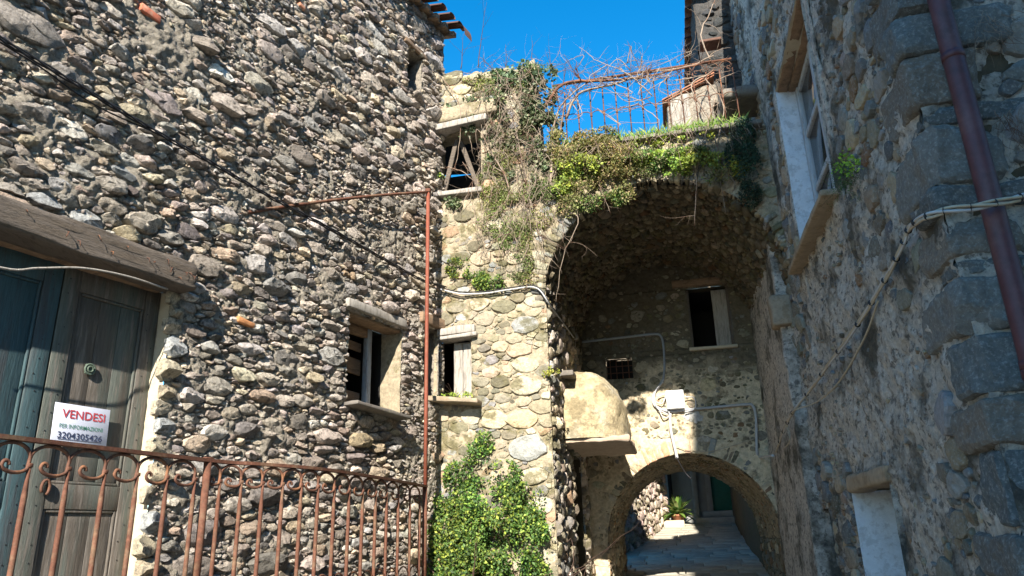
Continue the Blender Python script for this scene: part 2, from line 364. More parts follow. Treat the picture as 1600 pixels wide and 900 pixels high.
BROWN = [(.30, .24, .16, 4), (.24, .20, .14, 3), (.36, .31, .22, 2), (.20, .19, .15, 2), (.26, .16, .09, 1)]
DARKG = [(.18, .19, .19, 4), (.24, .235, .22, 3), (.24, .20, .155, 2), (.13, .14, .145, 2), (.34, .32, .28, 1)]
def stones(parent, fn, P, R, an, palette, hk=(.3, .6), gap=.006, pn=(12, 30), rings=6, Tn=14, nmax=300, facet=1.0, seed=1, name='stone', small=None,
           bounds=None, holes=(), arch=None, mtl='stone', ell=None, tint_over=None, lim=1.35, hfix=None, nz=.10, cuts=3):
    n = len(P); pnv = rng.uniform(pn[0], pn[1], n)
    Rr = radial(P, R, Tn, gap, pnv, an, lim, bounds, holes, arch, ell, cuts)
    h = .05*(R/.05)**.7*rng.uniform(hk[0], hk[1], n)+.006
    if hfix is not None: h = np.where(np.isnan(hfix), h, hfix)
    tn = tints_for(n, palette)
    if tint_over is not None:
        for i, c in tint_over.items(): tn[i] = c
    V, F3, F4, tv = stone_meshes(P, Rr, an, h, rings, facet, fn, tn, seed, nz)
    ctr = V[:, 0]; dist = np.linalg.norm(ctr, axis=1); pxs = Rr.mean(1)/dist
    px = 800+FPX*(ctr@RT)/np.maximum(ctr@FW, .1); py = 450-FPX*(ctr@UP)/np.maximum(ctr@FW, .1)
    inv = (px > -40) & (px < 1640) & (py > -40) & (py < 940) & (ctr@FW > .1)
    order = np.argsort(-(pxs*inv))
    big = order[:nmax]; rest = order[nmax:]
    for i in big: mk(name, V[i], [F3, F4], M[mtl], parent, tint=tv[i], smooth='sharp')
    if len(rest):
        k = V.shape[1]; o = (np.arange(len(rest))*k)[:, None, None]
        ob = mk(small or ('small_'+name), V[rest].reshape(-1, 3), [(F3[None]+o).reshape(-1, 3), (F4[None]+o).reshape(-1, 4)], M[mtl], parent, tint=tv[rest].reshape(-1, 3), smooth='sharp')
        ob['kind'] = 'stuff'
def sheet(name, parent, fn, u0, u1, v0, v1, res, amp, material, holes=(), arch=None, seed=5, ns=6, jag=0, mask=None, extra=None, kind=None, tintf=None):
    gu = np.linspace(u0, u1, max(2, int((u1-u0)/res)+1)); gv = np.linspace(v0, v1, max(2, int((v1-v0)/res)+1))
    for h in holes:
        gu = np.concatenate([gu, [x for x in h[:2] if u0 < x < u1]]); gv = np.concatenate([gv, [x for x in h[2:] if v0 < x < v1]])
    gu = np.unique(gu); gv = np.unique(gv); U_, V_ = np.meshgrid(gu, gv, indexing='ij')
    ins = np.zeros(U_.shape, bool)
    if arch:
        ac, zs, Ra = arch; dx = U_-ac; dz = np.maximum(V_-zs, 0); l = np.hypot(dx, dz)+1e-9; near = (l < Ra) & (l > Ra-1.6*res); deep = l <= Ra-1.6*res
        U_ = np.where(near, ac+dx/l*Ra, U_); V_ = np.where(near & (V_ > zs), zs+dz/l*Ra, V_); ins |= deep
    Q = np.stack([U_, V_, 0*U_], -1)
    wv = amp*(fbm(Q, ns, 3, seed)+.55*fbm(Q, ns*5, 3, seed+5)+.3*np.abs(fbm(Q, ns*12, 2, seed+9)))
    if extra is not None: wv = wv+extra(U_, V_)
    Pw = fn(U_, V_, wv); a, b = U_.shape
    idx = np.arange(a*b).reshape(a, b); q = np.stack([idx[:-1, :-1], idx[1:, :-1], idx[1:, 1:], idx[:-1, 1:]], -1).reshape(-1, 4)
    cu = (gu[:-1]+gu[1:])[:, None]/2+0*gv[None, :-1]; cv = (gv[:-1]+gv[1:])[None]/2+0*gu[:-1, None]
    keep = np.ones(cu.shape, bool)
    for h in holes: keep &= ~((cu > h[0]) & (cu < h[1]) & (cv > h[2]) & (cv < h[3]))
    keep = keep.ravel()
    keep &= ~(ins.reshape(-1)[q].any(1))
    if mask is not None: keep &= mask(cu, cv).ravel()
    q = q[keep]; used = np.unique(q); re = np.full(a*b, -1); re[used] = np.arange(len(used))
    tn_ = None
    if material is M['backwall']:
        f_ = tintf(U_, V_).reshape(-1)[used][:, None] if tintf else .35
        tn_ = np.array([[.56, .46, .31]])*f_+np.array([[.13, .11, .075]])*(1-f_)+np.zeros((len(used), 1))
    o = mk(name, Pw.reshape(-1, 3)[used], [re[q]], material, parent, tint=tn_)
    if kind: o['kind'] = kind
    return o
def planar(O, U, Nn):
    O, U, Nn = map(np.asarray, (O, U, Nn))
    return lambda u, v, w: O+u[..., None]*U+v[..., None]*Z+w[..., None]*Nn
def pl2(O, U, V, Nn):
    O, U, V, Nn = map(np.asarray, (O, U, V, Nn))
    return lambda u, v, w: O+u[..., None]*U+v[..., None]*V+w[..., None]*Nn
def not_in(holes=(), arch=None, bounds=None, m=.5, an=1):
    def f(u, v, r):
        ok = np.ones(u.shape, bool)
        for h in holes: ok &= ~((u > h[0]-r*m*an) & (u < h[1]+r*m*an) & (v > h[2]-r*m) & (v < h[3]+r*m))
        if arch:
            ac, zs, Ra = arch; ok &= np.hypot(u-ac, np.maximum(v-zs, 0)) > Ra+r*m
        if bounds: ok &= (u > bounds[0]+r*m) & (u < bounds[1]-r*m) & (v > bounds[2]+r*m) & (v < bounds[3]-r*m)
        return ok
    return f
def room(parent, O, U, Nn, h, depth, far, material, rev=None, name='reveal', back=True):
    """reveal of an opening (h = u0,u1,v0,v1) in plane (O,U,Z,Nn): reveal strips, then a dark closed room behind"""
    rev = rev or material
    fn = planar(O, U, Nn); u0, u1, v0, v1 = h; O = np.asarray(O)
    def strip(pa, pb, wa, wb, mt, nm):
        # between points pa, pb (u,v) from depth wa to wb
        ln = math.hypot(pb[0]-pa[0], pb[1]-pa[1]); dr = ((pb[0]-pa[0])/ln, (pb[1]-pa[1])/ln); nin = (-dr[1], dr[0])
        g = lambda t, d, x: fn(pa[0]+t*dr[0]+x*nin[0], pa[1]+t*dr[1]+x*nin[1], d)
        return sheet(nm, parent, g, 0, ln, wb, wa, .03 if mt is not M['dark'] else .5, .012 if mt is not M['dark'] else 0, mt, seed=int(abs(u0*31+v0*7))+3)
    for pa, pb in (((u0, v0), (u1, v0)), ((u1, v0), (u1, v1)), ((u1, v1), (u0, v1)), ((u0, v1), (u0, v0))):
        strip(pa, pb, .0, -depth, rev, name)
        if back: strip(pa, pb, -depth, -far, M['dark'], 'inner_wall')
    if back: mk('inner_wall', fn(np.array([u0, u1, u1, u0]), np.array([v0, v0, v1, v1]), np.full(4, -far)), [np.array([[0, 1, 2, 3]])], M['dark'], parent)

# ---------------------------------------------------------------- ground
def zfloor(b): return np.interp(b, [-30, 0, 7.5, 11, 14, 17, 20, 24, 60], [-2.6, -1.6, -1.35, -1.0, -.62, -.27, .22, .3, .6])
gu = np.concatenate([[-300, -60, -20], np.linspace(-8, 8, 33), [20, 60, 300]]); gb = np.concatenate([[-300, -60, -20], np.linspace(-10, 26, 145), [60, 120, 400]])
def ground_pts(U_, V_): return U_[..., None]*A+V_[..., None]*B+(zfloor(V_)+.02*fbm(np.stack([U_, V_, U_*0], -1), 1.5, 3))[..., None]*Z
U_, V_ = np.meshgrid(gu, gb, indexing='ij'); a_, b_ = U_.shape; idx = np.arange(a_*b_).reshape(a_, b_)
q = np.stack([idx[:-1, :-1], idx[1:, :-1], idx[1:, 1:], idx[:-1, 1:]], -1).reshape(-1, 4)
tag(mk('ground', ground_pts(U_, V_).reshape(-1, 3), [q], M['ground']), kind='structure')
# paved ramp beyond the arch: stone slabs in courses
pv = root('paved_lane', W(0, 14, zfloor(14)), 'pale stone slab paving of the lane climbing beyond the low arch', 'paving'); pv['kind'] = 'structure'; del pv['category']
bb = 10.5; k = 0
while bb < 20.1:
    wd = .30+.08*rng.random(); a0 = -1.3+rng.uniform(-.3, 0)
    while a0 < 1.45:
        ln = rng.uniform(.45, .9); a1 = min(a0+ln, 1.5); am, bm = (a0+a1)/2, bb+wd/2
        if a1-a0 > .1:
            sl = (zfloor(bb+wd)-zfloor(bb))/wd; ey = (B+Z*sl)*(wd/2-.008)
            V, F = rbox(W(am, bm, zfloor(bm)+.02+rng.uniform(-.004, .004)), A*((a1-a0)/2-.008), ey, Z*.035, n=(2, 1, 1), rnd=.01, amp=.004)
            mk('slab', V, F, M['pave'], pv); k += 1
        a0 = a1
    bb += wd
# terrace landing in front of the door
ld = root('door_landing', L(0, .5, -.42), 'grey stone landing below the rusty railing at the green door', 'landing')
V, F = rbox(L(.6, .38, -.52), D*3.0, N*.36, Z*.1, n=(20, 4, 2), rnd=.02, amp=.01); mk('landing_slab', V, F, M['slate'], ld)
V, F = rbox(L(.6, .34, -1.3), D*2.95, N*.3, Z*.68, n=(20, 4, 6), rnd=.02, amp=.03); mk('landing_wall', V, F, M['mortar'], ld)

# ================================================================ LEFT HOUSE
lh = root('stone_house', L(1, 0, -1.6), 'tall rubble stone house on the left with the worn green double door', 'house')
fL = planar(L(0, 0, 0), D, N)
door_h = (-1.75, .24, -.42, 1.80)
win_h = (2.17, 3.02, 1.24, 2.13)
nic_h = (3.42, 3.74, 1.45, 2.28)
top_h = (3.02, 3.32, 5.18, 5.72)
HL = [door_h, win_h, nic_h, top_h]
SL0, SL1, ZL0, ZL1 = -2.0, 3.80, -1.6, 6.42
def ltop(s): return np.interp(s, [-2, -1.25, 0, 3.0, 3.8], [3.4, 4.1, 5.0, 6.6, 6.6])
def patchamt(u, v): return np.exp(-(((u+.22-(3.75-v)*.5)/.42)**2+((v-3.72)/.42)**2))
wall = sheet('wall', lh, fL, SL0, SL1, ZL0, ZL1, .0145, .036, M['mortar'], holes=HL, seed=3, ns=6,
             extra=lambda u, v: .0+.02*patchamt(u, v)+.012*fbm(np.stack([u, v, 0*u], -1), 2.2, 2, 91))
# measured stones: (px, py, half width m, half height m, angle, tint)
fs = [(38, 40, .21, .17, -.3, (.34, .30, .26)), (150, 62, .15, .035, -.35, None), (190, 85, .15, .035, -.35, None), (95, 120, .20, .055, -.3, (.33, .30, .27)),
      (45, 222, .055, .085, 0, (.42, .35, .24)), (88, 240, .03, .075, 0, None), (71, 235, .025, .06, 0, None), (105, 243, .03, .075, 0, None), (122, 235, .028, .09, 0, None), (138, 245, .028, .085, 0, None), (158, 252, .03, .08, 0, None),
      (45, 172, .16, .07, -.25, (.33, .29, .25)), (135, 345, .13, .07, -.2, (.42, .42, .40)), (70, 315, .16, .045, -.3, (.40, .40, .39)), (198, 368, .12, .055, -.2, (.48, .40, .26)), (170, 210, .10, .07, -.3, (.25, .24, .24)), (215, 228, .10, .07, -.3, (.27, .25, .23)),
      (360, 646, .09, .065, 0, (.40, .34, .26)), (366, 562, .06, .06, 0, (.30, .27, .22)), (235, 325, .05, .06, .5, (.31, .28, .24)), (278, 323, .05, .06, 0, None), (192, 272, .07, .08, .3, (.27, .28, .28)),
      (527, 218, .20, .09, -.3, (.42, .37, .29)), (487, 195, .13, .085, -.3, (.36, .34, .31)), (450, 190, .14, .09, -.3, (.33, .30, .27)), (503, 100, .13, .07, -.3, (.32, .30, .27)), (430, 450, .17, .08, -.35, (.29, .28, .26)), (460, 435, .12, .08, -.3, (.30, .28, .25)), (480, 480, .12, .055, -.3, None),
      (640, 325, .12, .08, 0, (.38, .34, .28)), (560, 690, .13, .1, 0, (.44, .35, .22)), (590, 700, .09, .1, 0, (.42, .33, .22)), (690, 672, .1, .08, -.2, (.38, .30, .2)), (683, 715, .11, .08, -.3, (.37, .27, .18))]
for i in range(10): fs.append((540+i*8.6, 428+i*3.6, .045, .10-.002*i, 0.1, None if i > 1 else (.38, .27, .17)))
# jamb quoins beside the door
for i, (y, hh) in enumerate(((465, .05), (487, .035), (508, .07), (540, .08), (577, .085), (612, .055), (638, .075), (665, .06), (700, .08), (738, .07), (775, .07), (815, .08), (855, .08), (890, .07))):
    fs.append((264-.13*(y-465)+(8 if i % 2 else 0), y, .175 if i % 2 else .15, hh*1.1, 0, [(.54, .47, .34), (.46, .47, .46), (.58, .50, .37), (.50, .42, .30)][(i*7) % 4]))
an = 2.05
forced = []; ell = []; tov = {}
for i, (px, py, hw, hh, ang, tc) in enumerate(fs):
    s_, z_ = sz(px, py); r_ = math.sqrt(hw/an*hh); forced.append((s_, z_, r_*.97)); ell.append((hw/an/r_/1.35*1.25, hh/r_/1.35*1.25, ang))
    if tc: tov[i] = tc
kp0 = not_in(HL, bounds=(SL0, SL1, ZL0, ZL1), m=.55, an=an)
def keepL(u, v, r):
    ok = kp0(u, v, r) & (v < ltop(u)) & (v > -.75)
    pa = patchamt(u, v); ok &= (pa < .5) | ((r < .02) & (pa < .75))
    dens = fbm(np.stack([u*.9, v*.9, 0*u], -1), 1.3, 2, 77)
    # lower right of the wall is more mortar than stone
    low = np.clip((2.6-v)/1.5, 0, 1)
    ok &= ~((dens > .22-.12*low) & (r > .015) & (rng.random(u.shape) < .93))
    return ok
P, R = pack(SL0, SL1, ZL0, ZL1, an, [(.07, .095, 160), (.048, .07, 800), (.034, .048, 3800), (.023, .034, 15000), (.015, .023, 28000), (.009, .015, 22000)], keepL, forced)
el = np.stack([rng.uniform(1.4, 2.6, len(P)), rng.uniform(.8, 1.5, len(P)), np.where(rng.random(len(P)) < .15, PI/2, 0)+rng.normal(-.1, .4, len(P))], 1); el[:len(ell)] = ell
bigm = R > .0275
print('left stones', len(P), bigm.sum())
stones(wall, fL, P, R, an, GREY, hk=(.3, 1.2), gap=.003, rings=6, Tn=18, nmax=300, seed=11, bounds=(SL0, SL1, -5, 7), holes=HL, ell=el, tint_over=tov, facet=1.5, nz=.2)
# small chips pressed in the joints
cp = np.stack([rng.uniform(SL0, SL1, 9000), rng.uniform(-.7, ZL1, 9000)], 1); rr = rng.uniform(.006, .016, 9000)
ok = kp0(cp[:, 0], cp[:, 1], rr) & (cp[:, 1] < ltop(cp[:, 0]))
cp = cp[ok]; rr = rr[ok]
Vs, F3, F4, tv = stone_meshes(np.stack([cp[:, 0], cp[:, 1]], 1), rr[:, None]*rng.uniform(.7, 1.3, (len(cp), 6)), 1.0, rr*rng.uniform(.5, 1.3, len(cp))+.008, 3, 1.0, fL, tints_for(len(cp), GREY), 23)
kk = Vs.shape[1]; oo = (np.arange(len(cp))*kk)[:, None, None]
mk('stone_chips', Vs.reshape(-1, 3), [(F3[None]+oo).reshape(-1, 3), (F4[None]+oo).reshape(-1, 4)], M['stone'], wall, tint=tv.reshape(-1, 3))['kind'] = 'stuff'
# clay pieces
for px, py, hw, hh, cc in ((231, 23, .085, .032, (.52, .16, .09)), (380, 505, .09, .022, (.50, .22, .09)), (468, 12, .04, .02, (.45, .2, .12))):
    s_, z_ = sz(px, py); V, F = rbox(L(s_, .02, z_), D*hw-Z*hw*.1, N*.025, Z*hh, n=(3, 2, 2), rnd=.01, amp=.008, ns=20)
    mk('brick', V, F, M['brick'], wall, tint=np.broadcast_to(cc, (len(V), 3)))
# end wall at the far corner and up under the eave
fE = pl2(L(3.8, 0, 0), -N, Z, D)
ew = sheet('end_wall', lh, fE, 0, 1.2, ZL0, ZL1, .04, .02, M['mortar'], seed=9)
# openings
room(lh, L(0, 0, 0), D, N, win_h, .26, 1.6, M['mortarc'], M['mortarc'])
room(lh, L(0, 0, 0), D, N, nic_h, .30, 1.2, M['mortar'], M['mortar'])
room(lh, L(0, 0, 0), D, N, top_h, .35, 1.2, M['render'], M['mortar'])
room(lh, L(0, 0, 0), D, N, door_h, .15, .9, M['render'], M['render'])
# big timber lintel over the door
V, F = rbox(L(-.84, .05, 1.88), D*1.14-Z*.0, N*.12, Z*.1, n=(60, 4, 5), rnd=.03, amp=.0, ns=4)
V = V+N*(.014*np.sin(V[:, 2:]*95+3*fbm(V, 3, 2)[:, None])*1.0)+Z*(.016*fbm(V*np.array([.5, .5, 3]), 3, 3))[:, None]
lint = mk('lintel', V, F, M['wood'], lh)
V, F = rbox(L(-.9, -.12, 1.82), D*1.1, N*.07, Z*.035, n=(20, 2, 2), rnd=.01, amp=.006); mk('lintel', V, F, M['woodb'], lh)
for k in range(16):
    s_ = rng.uniform(-1.3, .25); z_ = rng.uniform(1.82, 1.94); V, F = tube([L(s_, .16, z_), L(s_+rng.uniform(-.01, .01), .195, z_-.01), L(s_+rng.uniform(-.02, .02), .20, z_-rng.uniform(.02, .05))], .0028, 4)
    mk('nail', V, F, M['rustd'], lint)
# pale lath hanging under the lintel
tag(tube_o('cane', smoothpath([L(-1.6, .17, 1.55), hL(0, 418, .17), hL(60, 419, .17), hL(130, 419, .165), hL(200, 432, .16), hL(262, 452, .13)]), .007, M['woodg']), 'long pale cane lying across the front of the green door under the timber lintel', 'cane')
# double door, recessed
OD = -.15
def dpt(x, y, o=OD): return sz(x, y, o)
sR, sM, sLft = dpt(225, 455)[0]+.01, dpt(90, 480)[0], -1.75
for nm, a0, a1, mt in (('left', sLft, sM-.004, 'door_shade'), ('right', sM+.004, .24, 'door')):
    dr = box_o('door', L((a0+a1)/2, OD-.035, .69), D*((a1-a0)/2), N*.018, Z*1.11, M[mt], lh, n=(2, 1, 8), rnd=.004, amp=.002)
    dr['label'] = 'blue green left door leaf, its shade put into a darker colour' if nm == 'left' else 'grey green right door leaf with worn lower boards'
    sw = .115
    for c_, ww in ((a0+sw/2, sw/2), (a1-sw/2, sw/2)):
        box_o('stile', L(c_, OD-.004, .69), D*(ww-.001), N*.016, Z*1.108, M[mt], dr, n=(1, 1, 10), rnd=.004, amp=.002)
    for zc, hh in ((1.72, .08), (.33, .075), (-.34, .08)):
        box_o('rail', L((a0+a1)/2, OD-.006, zc), D*((a1-a0)/2-sw-.001), N*.015, Z*hh, M[mt], dr, n=(3, 1, 2), rnd=.004, amp=.002)
    for z0, z1 in ((.405, 1.64), (-.26, .255)):
        x0, x1 = a0+sw, a1-sw; t_ = .018
        for (c1, e1, e2) in (((x0+t_/2+.002, (z0+z1)/2), D*t_/2, Z*(z1-z0)/2), ((x1-t_/2-.002, (z0+z1)/2), D*t_/2, Z*(z1-z0)/2),
                             (((x0+x1)/2, z1-t_/2-.002), D*((x1-x0)/2-t_-.004), Z*t_/2), (((x0+x1)/2, z0+t_/2+.002), D*((x1-x0)/2-t_-.004), Z*t_/2)):
            box_o('moulding', L(c1[0], OD-.010, c1[1]), e1, N*.014, e2, M[mt], dr, n=(1, 1, 1), rnd=.006, amp=0)
        nb = 3
        for i in range(nb):
            xa = x0+t_+.004+(x1-x0-2*t_-.008)*i/nb; xb = x0+t_+.004+(x1-x0-2*t_-.008)*(i+1)/nb
            box_o('board', L((xa+xb)/2, OD-.016, (z0+z1)/2), D*((xb-xa)/2-.0015), N*.006, Z*((z1-z0)/2-t_-.004), M[mt], dr, n=(1, 1, 8), rnd=.002, amp=.002)
    sb = MB()
    for i in range(20):
        zz = -.38+i*.11
        for xs in (a0+rng.uniform(.03, .09), a1-rng.uniform(.03, .09)):
            V, F = rbox(L(xs+rng.uniform(-.004, .004), OD+.0135, zz+rng.uniform(-.01, .01)), D*.0035, N*.002, Z*.0035, n=(1, 1, 1), rnd=.001, amp=0); sb.add(V, F)
    sb.build('nail_heads', M['black'], dr)['kind'] = 'stuff'
    if nm == 'right':
        ks, kz = dpt(141, 577, OD+.01)
        for r0, rt, off in ((.034, .007, 0), (.018, .006, .006)):
            t = np.linspace(0, 2*PI, 19); pts = [L(ks+r0*math.cos(q), OD+.008+off, kz+r0*math.sin(q)) for q in t]; tube_o('lock_plate', pts, rt, M['brass'], dr, 6)
        box_o('lock_plate', L(ks, OD+.004, kz), D*.033, N*.005, Z*.033, M['brass'], dr, n=(3, 1, 3), rnd=.03, amp=0)
        hs_, hz_ = dpt(68, 762, OD+.01); t = np.linspace(-1.2, 3.9, 12)
        tube_o('door_pull', [L(hs_+.025*math.cos(q), OD+.03, hz_+.045*math.sin(q)) for q in t], .009, M['rustd'], dr, 6)
# for-sale sign
cs = [sz(*q, OD+.03) for q in ((87, 628), (172, 641), (166, 697), (78, 688))]
c = [L(a, OD+.03, b) for a, b in cs]; ctr = sum(c)/4; ux = (c[1]-c[0]+c[2]-c[3])/2; uz = (c[0]-c[3]+c[1]-c[2])/2
sg = root('sale_sign', ctr-uz/2, 'white VENDESI for sale sign with a phone number on the green door', 'sign')
V, F = rbox(ctr, ux/2, N*.003, uz/2, n=(2, 1, 2), rnd=.002, amp=0); mk('sign_board', V, F, M['paper'], sg)
def text_mesh(txt, ctr_, ux_, uz_, width, height, material, parent, bold=.004):
    cu = bpy.data.curves.new('lettering', 'FONT'); cu.body = txt; cu.align_x = 'CENTER'; cu.align_y = 'CENTER'; cu.extrude = .0; cu.offset = bold*6; cu.resolution_u = 3
    ob = bpy.data.objects.new('tmp', cu); col.objects.link(ob); dg = bpy.context.evaluated_depsgraph_get(); dg.update(); me = bpy.data.meshes.new_from_object(ob.evaluated_get(dg))
    v = np.zeros(len(me.vertices)*3); me.vertices.foreach_get('co', v); v = v.reshape(-1, 3)
    polys = [list(p.vertices) for p in me.polygons]; col.objects.unlink(ob); bpy.data.objects.remove(ob); bpy.data.curves.remove(cu)
    w_ = v[:, 0].max()-v[:, 0].min(); h_ = v[:, 1].max()-v[:, 1].min(); v[:, 0] -= (v[:, 0].max()+v[:, 0].min())/2; v[:, 1] -= (v[:, 1].max()+v[:, 1].min())/2
    un = ux_/np.linalg.norm(ux_); vn = uz_/np.linalg.norm(uz_)
    Q = ctr_+un*(v[:, :1]*width/w_)+vn*(v[:, 1:2]*height/h_)
    t3 = [p for p in polys if len(p) == 3]; t4 = [p for p in polys if len(p) == 4]
    return mk('lettering', Q, [np.array(t3), np.array(t4)] if t4 else [np.array(t3)], material, parent, smooth=False)
Wd_, Hd_ = np.linalg.norm(ux), np.linalg.norm(uz); nrm = N*.0055
text_mesh('VENDESI', ctr+uz*.24+nrm+ux*.02, ux, uz, Wd_*.78, Hd_*.23, M['red'], sg, .002)
text_mesh('PER INFORMAZIONI', ctr-uz*.09+nrm, ux, uz, Wd_*.78, Hd_*.11, M['green'], sg, .001)
text_mesh('3204305426', ctr-uz*.33+nrm, ux, uz, Wd_*.80, Hd_*.17, M['ink'], sg, .002)
V, F = rbox(ctr-uz*.435+nrm, ux*.39, N*.0005, uz*.008, n=(1, 1, 1), rnd=.0003, amp=0); mk('underline', V, F, M['ink'], sg)
# window: lintel boards, frame, boards, sill
win = root('t', (0, 0, 0), None, None); bpy.data.objects.remove(win)
wf = box_o('window', L(2.60+.16, -.24, 1.68), D*.035, N*.03, Z*.44, M['frameb'], lh, n=(1, 1, 8), rnd=.006, amp=.003)
wf['label'] = 'small window with pale blue post and broken boards'
box_o('frame', L(2.45, -.24, 2.07), D*.27, N*.03, Z*.05, M['woodb'], wf, n=(4, 1, 1), rnd=.006, amp=.004)
for zc, hh in ((1.93, .045), (1.72, .08), (1.36, .10)):
    box_o('board', L(2.45, -.30, zc), D*.27-Z*.01, N*.012, Z*hh, M['woodb'], wf, n=(4, 1, 2), rnd=.004, amp=.004)
box_o('lintel', L(2.56, -.07, 2.20), D*.47, N*.13, Z*.045, M['woodg'], lh, n=(10, 3, 2), rnd=.01, amp=.012, ns=9)
box_o('lintel', L(2.56, -.1, 2.13), D*.45, N*.09, Z*.022, M['woodb'], lh, n=(10, 3, 2), rnd=.008, amp=.006, ns=9)
box_o('window_sill', L(2.53, .04, 1.205), D*.42-Z*.02, N*.16, Z*.018, M['slate'], lh, n=(10, 4, 1), rnd=.008, amp=.012, ns=8)
box_o('lintel', L(3.56, -.05, 2.36), D*.25, N*.12, Z*.06, M['woodb'], lh, n=(6, 3, 2), rnd=.01, amp=.012, ns=9)
box_o('lintel', L(3.17, -.04, 5.77), D*.24, N*.08, Z*.03, M['woodb'], lh, n=(6, 3, 2), rnd=.01, amp=.012, ns=9)
# roof edge: battens and curved tiles
rf = box_o('roof', L(1.9, -1.1, 6.79), D*1.98, N*1.2-Z*.35, Z*.03, M['woodb'], lh, n=(20, 10, 1), rnd=.01, amp=.01)
for i in range(22):
    s_ = 3.84-i*.205
    box_o('rafter', L(s_, -.03, 6.44), D*.035, N*.2-Z*.058, Z*.04, M['woodb'], rf, n=(1, 3, 1), rnd=.008, amp=.006)
for i in range(21):
    s_ = 3.82-i*.2
    for j in range(4):
        n_ = 9; t = np.linspace(0, PI, n_); o0 = .27-j*.36; Vt = []
        for o_, zz in ((o0, 0), (o0-.42, .12)):
            for rr_ in (.07, .058):
                Vt += [L(s_+rr_*math.cos(q), o_, 6.455+.29*(.27-o0)+zz+rr_*.75*math.sin(q)+.02) for q in t]
        Vt = np.array(Vt); i_ = np.arange(n_-1)
        Fq = np.concatenate([np.stack([i_, i_+1, i_+1+2*n_, i_+2*n_], 1), np.stack([i_+n_, i_+1+n_, i_+1+3*n_, i_+3*n_], 1), np.stack([i_, i_+1, i_+1+n_, i_+n_], 1)])
        mk('tile', Vt, [Fq], M['roofd'], rf)
# curled sheet at the eave end
t = np.linspace(0, 1, 8); Vt = []
for q in t:
    for dz in (0, .012):
        for s_ in (3.8, 3.98): Vt.append(L(s_, .2+.14*math.sin(q*1.6), 6.53-.22*q*q-.02+dz))
Vt = np.array(Vt).reshape(8, 2, 2, 3); idx = np.arange(32).reshape(8, 2, 2)
Fq = [[idx[i, 0, 0], idx[i, 0, 1], idx[i+1, 0, 1], idx[i+1, 0, 0]] for i in range(7)]+[[idx[i, 1, 0], idx[i, 1, 1], idx[i+1, 1, 1], idx[i+1, 1, 0]] for i in range(7)]
mk('ridge_flashing', Vt.reshape(-1, 3), [np.array(Fq)], M['roofd'], lh)

# ================================================================ MIDDLE RUIN (pillar between house and arch)
BM = 7.87
rh_ = root('ruined_stone_house', W(-1.9, BM, -1.3), 'sunlit cream stone ruin between the rubble house and the big arch', 'house')
fM = planar(B*BM, A, -B)
topo = (-2.52, -1.97, 4.03, 4.86); smw = (-2.52, -2.12, 1.50, 2.22)
HM = [topo, smw]; a0M, a1M = -2.56, -1.24
mw = sheet('wall', rh_, fM, a0M, a1M, -1.35, 5.8, .018, .026, M['mortarc'], holes=HM, mask=lambda u, v: v < 5.66+.13*fbm(np.stack([u, 0*u, 0*u], -1), 5, 3, 2)-.25*np.clip((u+1.5)/.3, 0, 1)**2, seed=21, ns=5, extra=lambda u, v: -.001+.012*fbm(np.stack([u, v, 0*u], -1), 16, 2, 3))
kM = not_in(HM, bounds=(a0M, a1M, -1.3, 5.85), m=.6, an=1.6)
fm = []; elm = []; tm = {}
for i, (px, py, hw, hh, cc) in enumerate(((820, 508, .16, .11, (.34, .34, .32)), (812, 548, .17, .08, (.46, .34, .24)), (822, 568, .18, .10, (.46, .42, .30)), (822, 602, .17, .13, (.50, .44, .32)), (818, 655, .2, .10, (.54, .42, .26)), (826, 700, .26, .13, (.36, .36, .33)), (835, 745, .18, .09, (.50, .44, .32)),
        (770, 655, .16, .12, (.55, .47, .32)), (740, 650, .15, .1, (.50, .45, .33)), (845, 790, .13, .1, (.46, .42, .32)), (850, 830, .12, .09, (.46, .42, .32)), (852, 870, .12, .1, (.46, .42, .32)), (740, 358, .22, .06, (.50, .42, .27)), (722, 140, .14, .07, (.56, .48, .30)), (835, 470, .14, .05, (.44, .40, .30)), (845, 400, .1, .1, (.50, .46, .34)), (850, 360, .1, .1, (.50, .46, .34)))):
    a_, z_ = hb(px, py, BM); a_ = min(a_, a1M-hw*.9); r_ = math.sqrt(hw/1.6*hh); fm.append((a_, z_, r_*1.0)); elm.append((hw/1.6/r_/1.35*2.0, hh/r_/1.35*1.8, 0)); tm[i] = cc
P, R = pack(a0M, a1M, -1.3, 5.66, 1.6, [(.07, .095, 110), (.05, .07, 700), (.035, .05, 2600), (.022, .035, 6000), (.012, .022, 7000)], kM, fm)
el = np.stack([rng.uniform(1.5, 2.5, len(P)), rng.uniform(.95, 1.7, len(P)), rng.normal(0, .2, len(P))], 1); el[:len(elm)] = elm
print('mid', len(P))
stones(mw, fM, P, R, 1.6, CREAM, hk=(.08, .34), gap=.0025, rings=6, Tn=16, nmax=290, seed=31, nz=.14, bounds=(a0M, a1M, -5, 5.9), holes=HM, mtl='cream', ell=el, tint_over=tm, facet=.7)
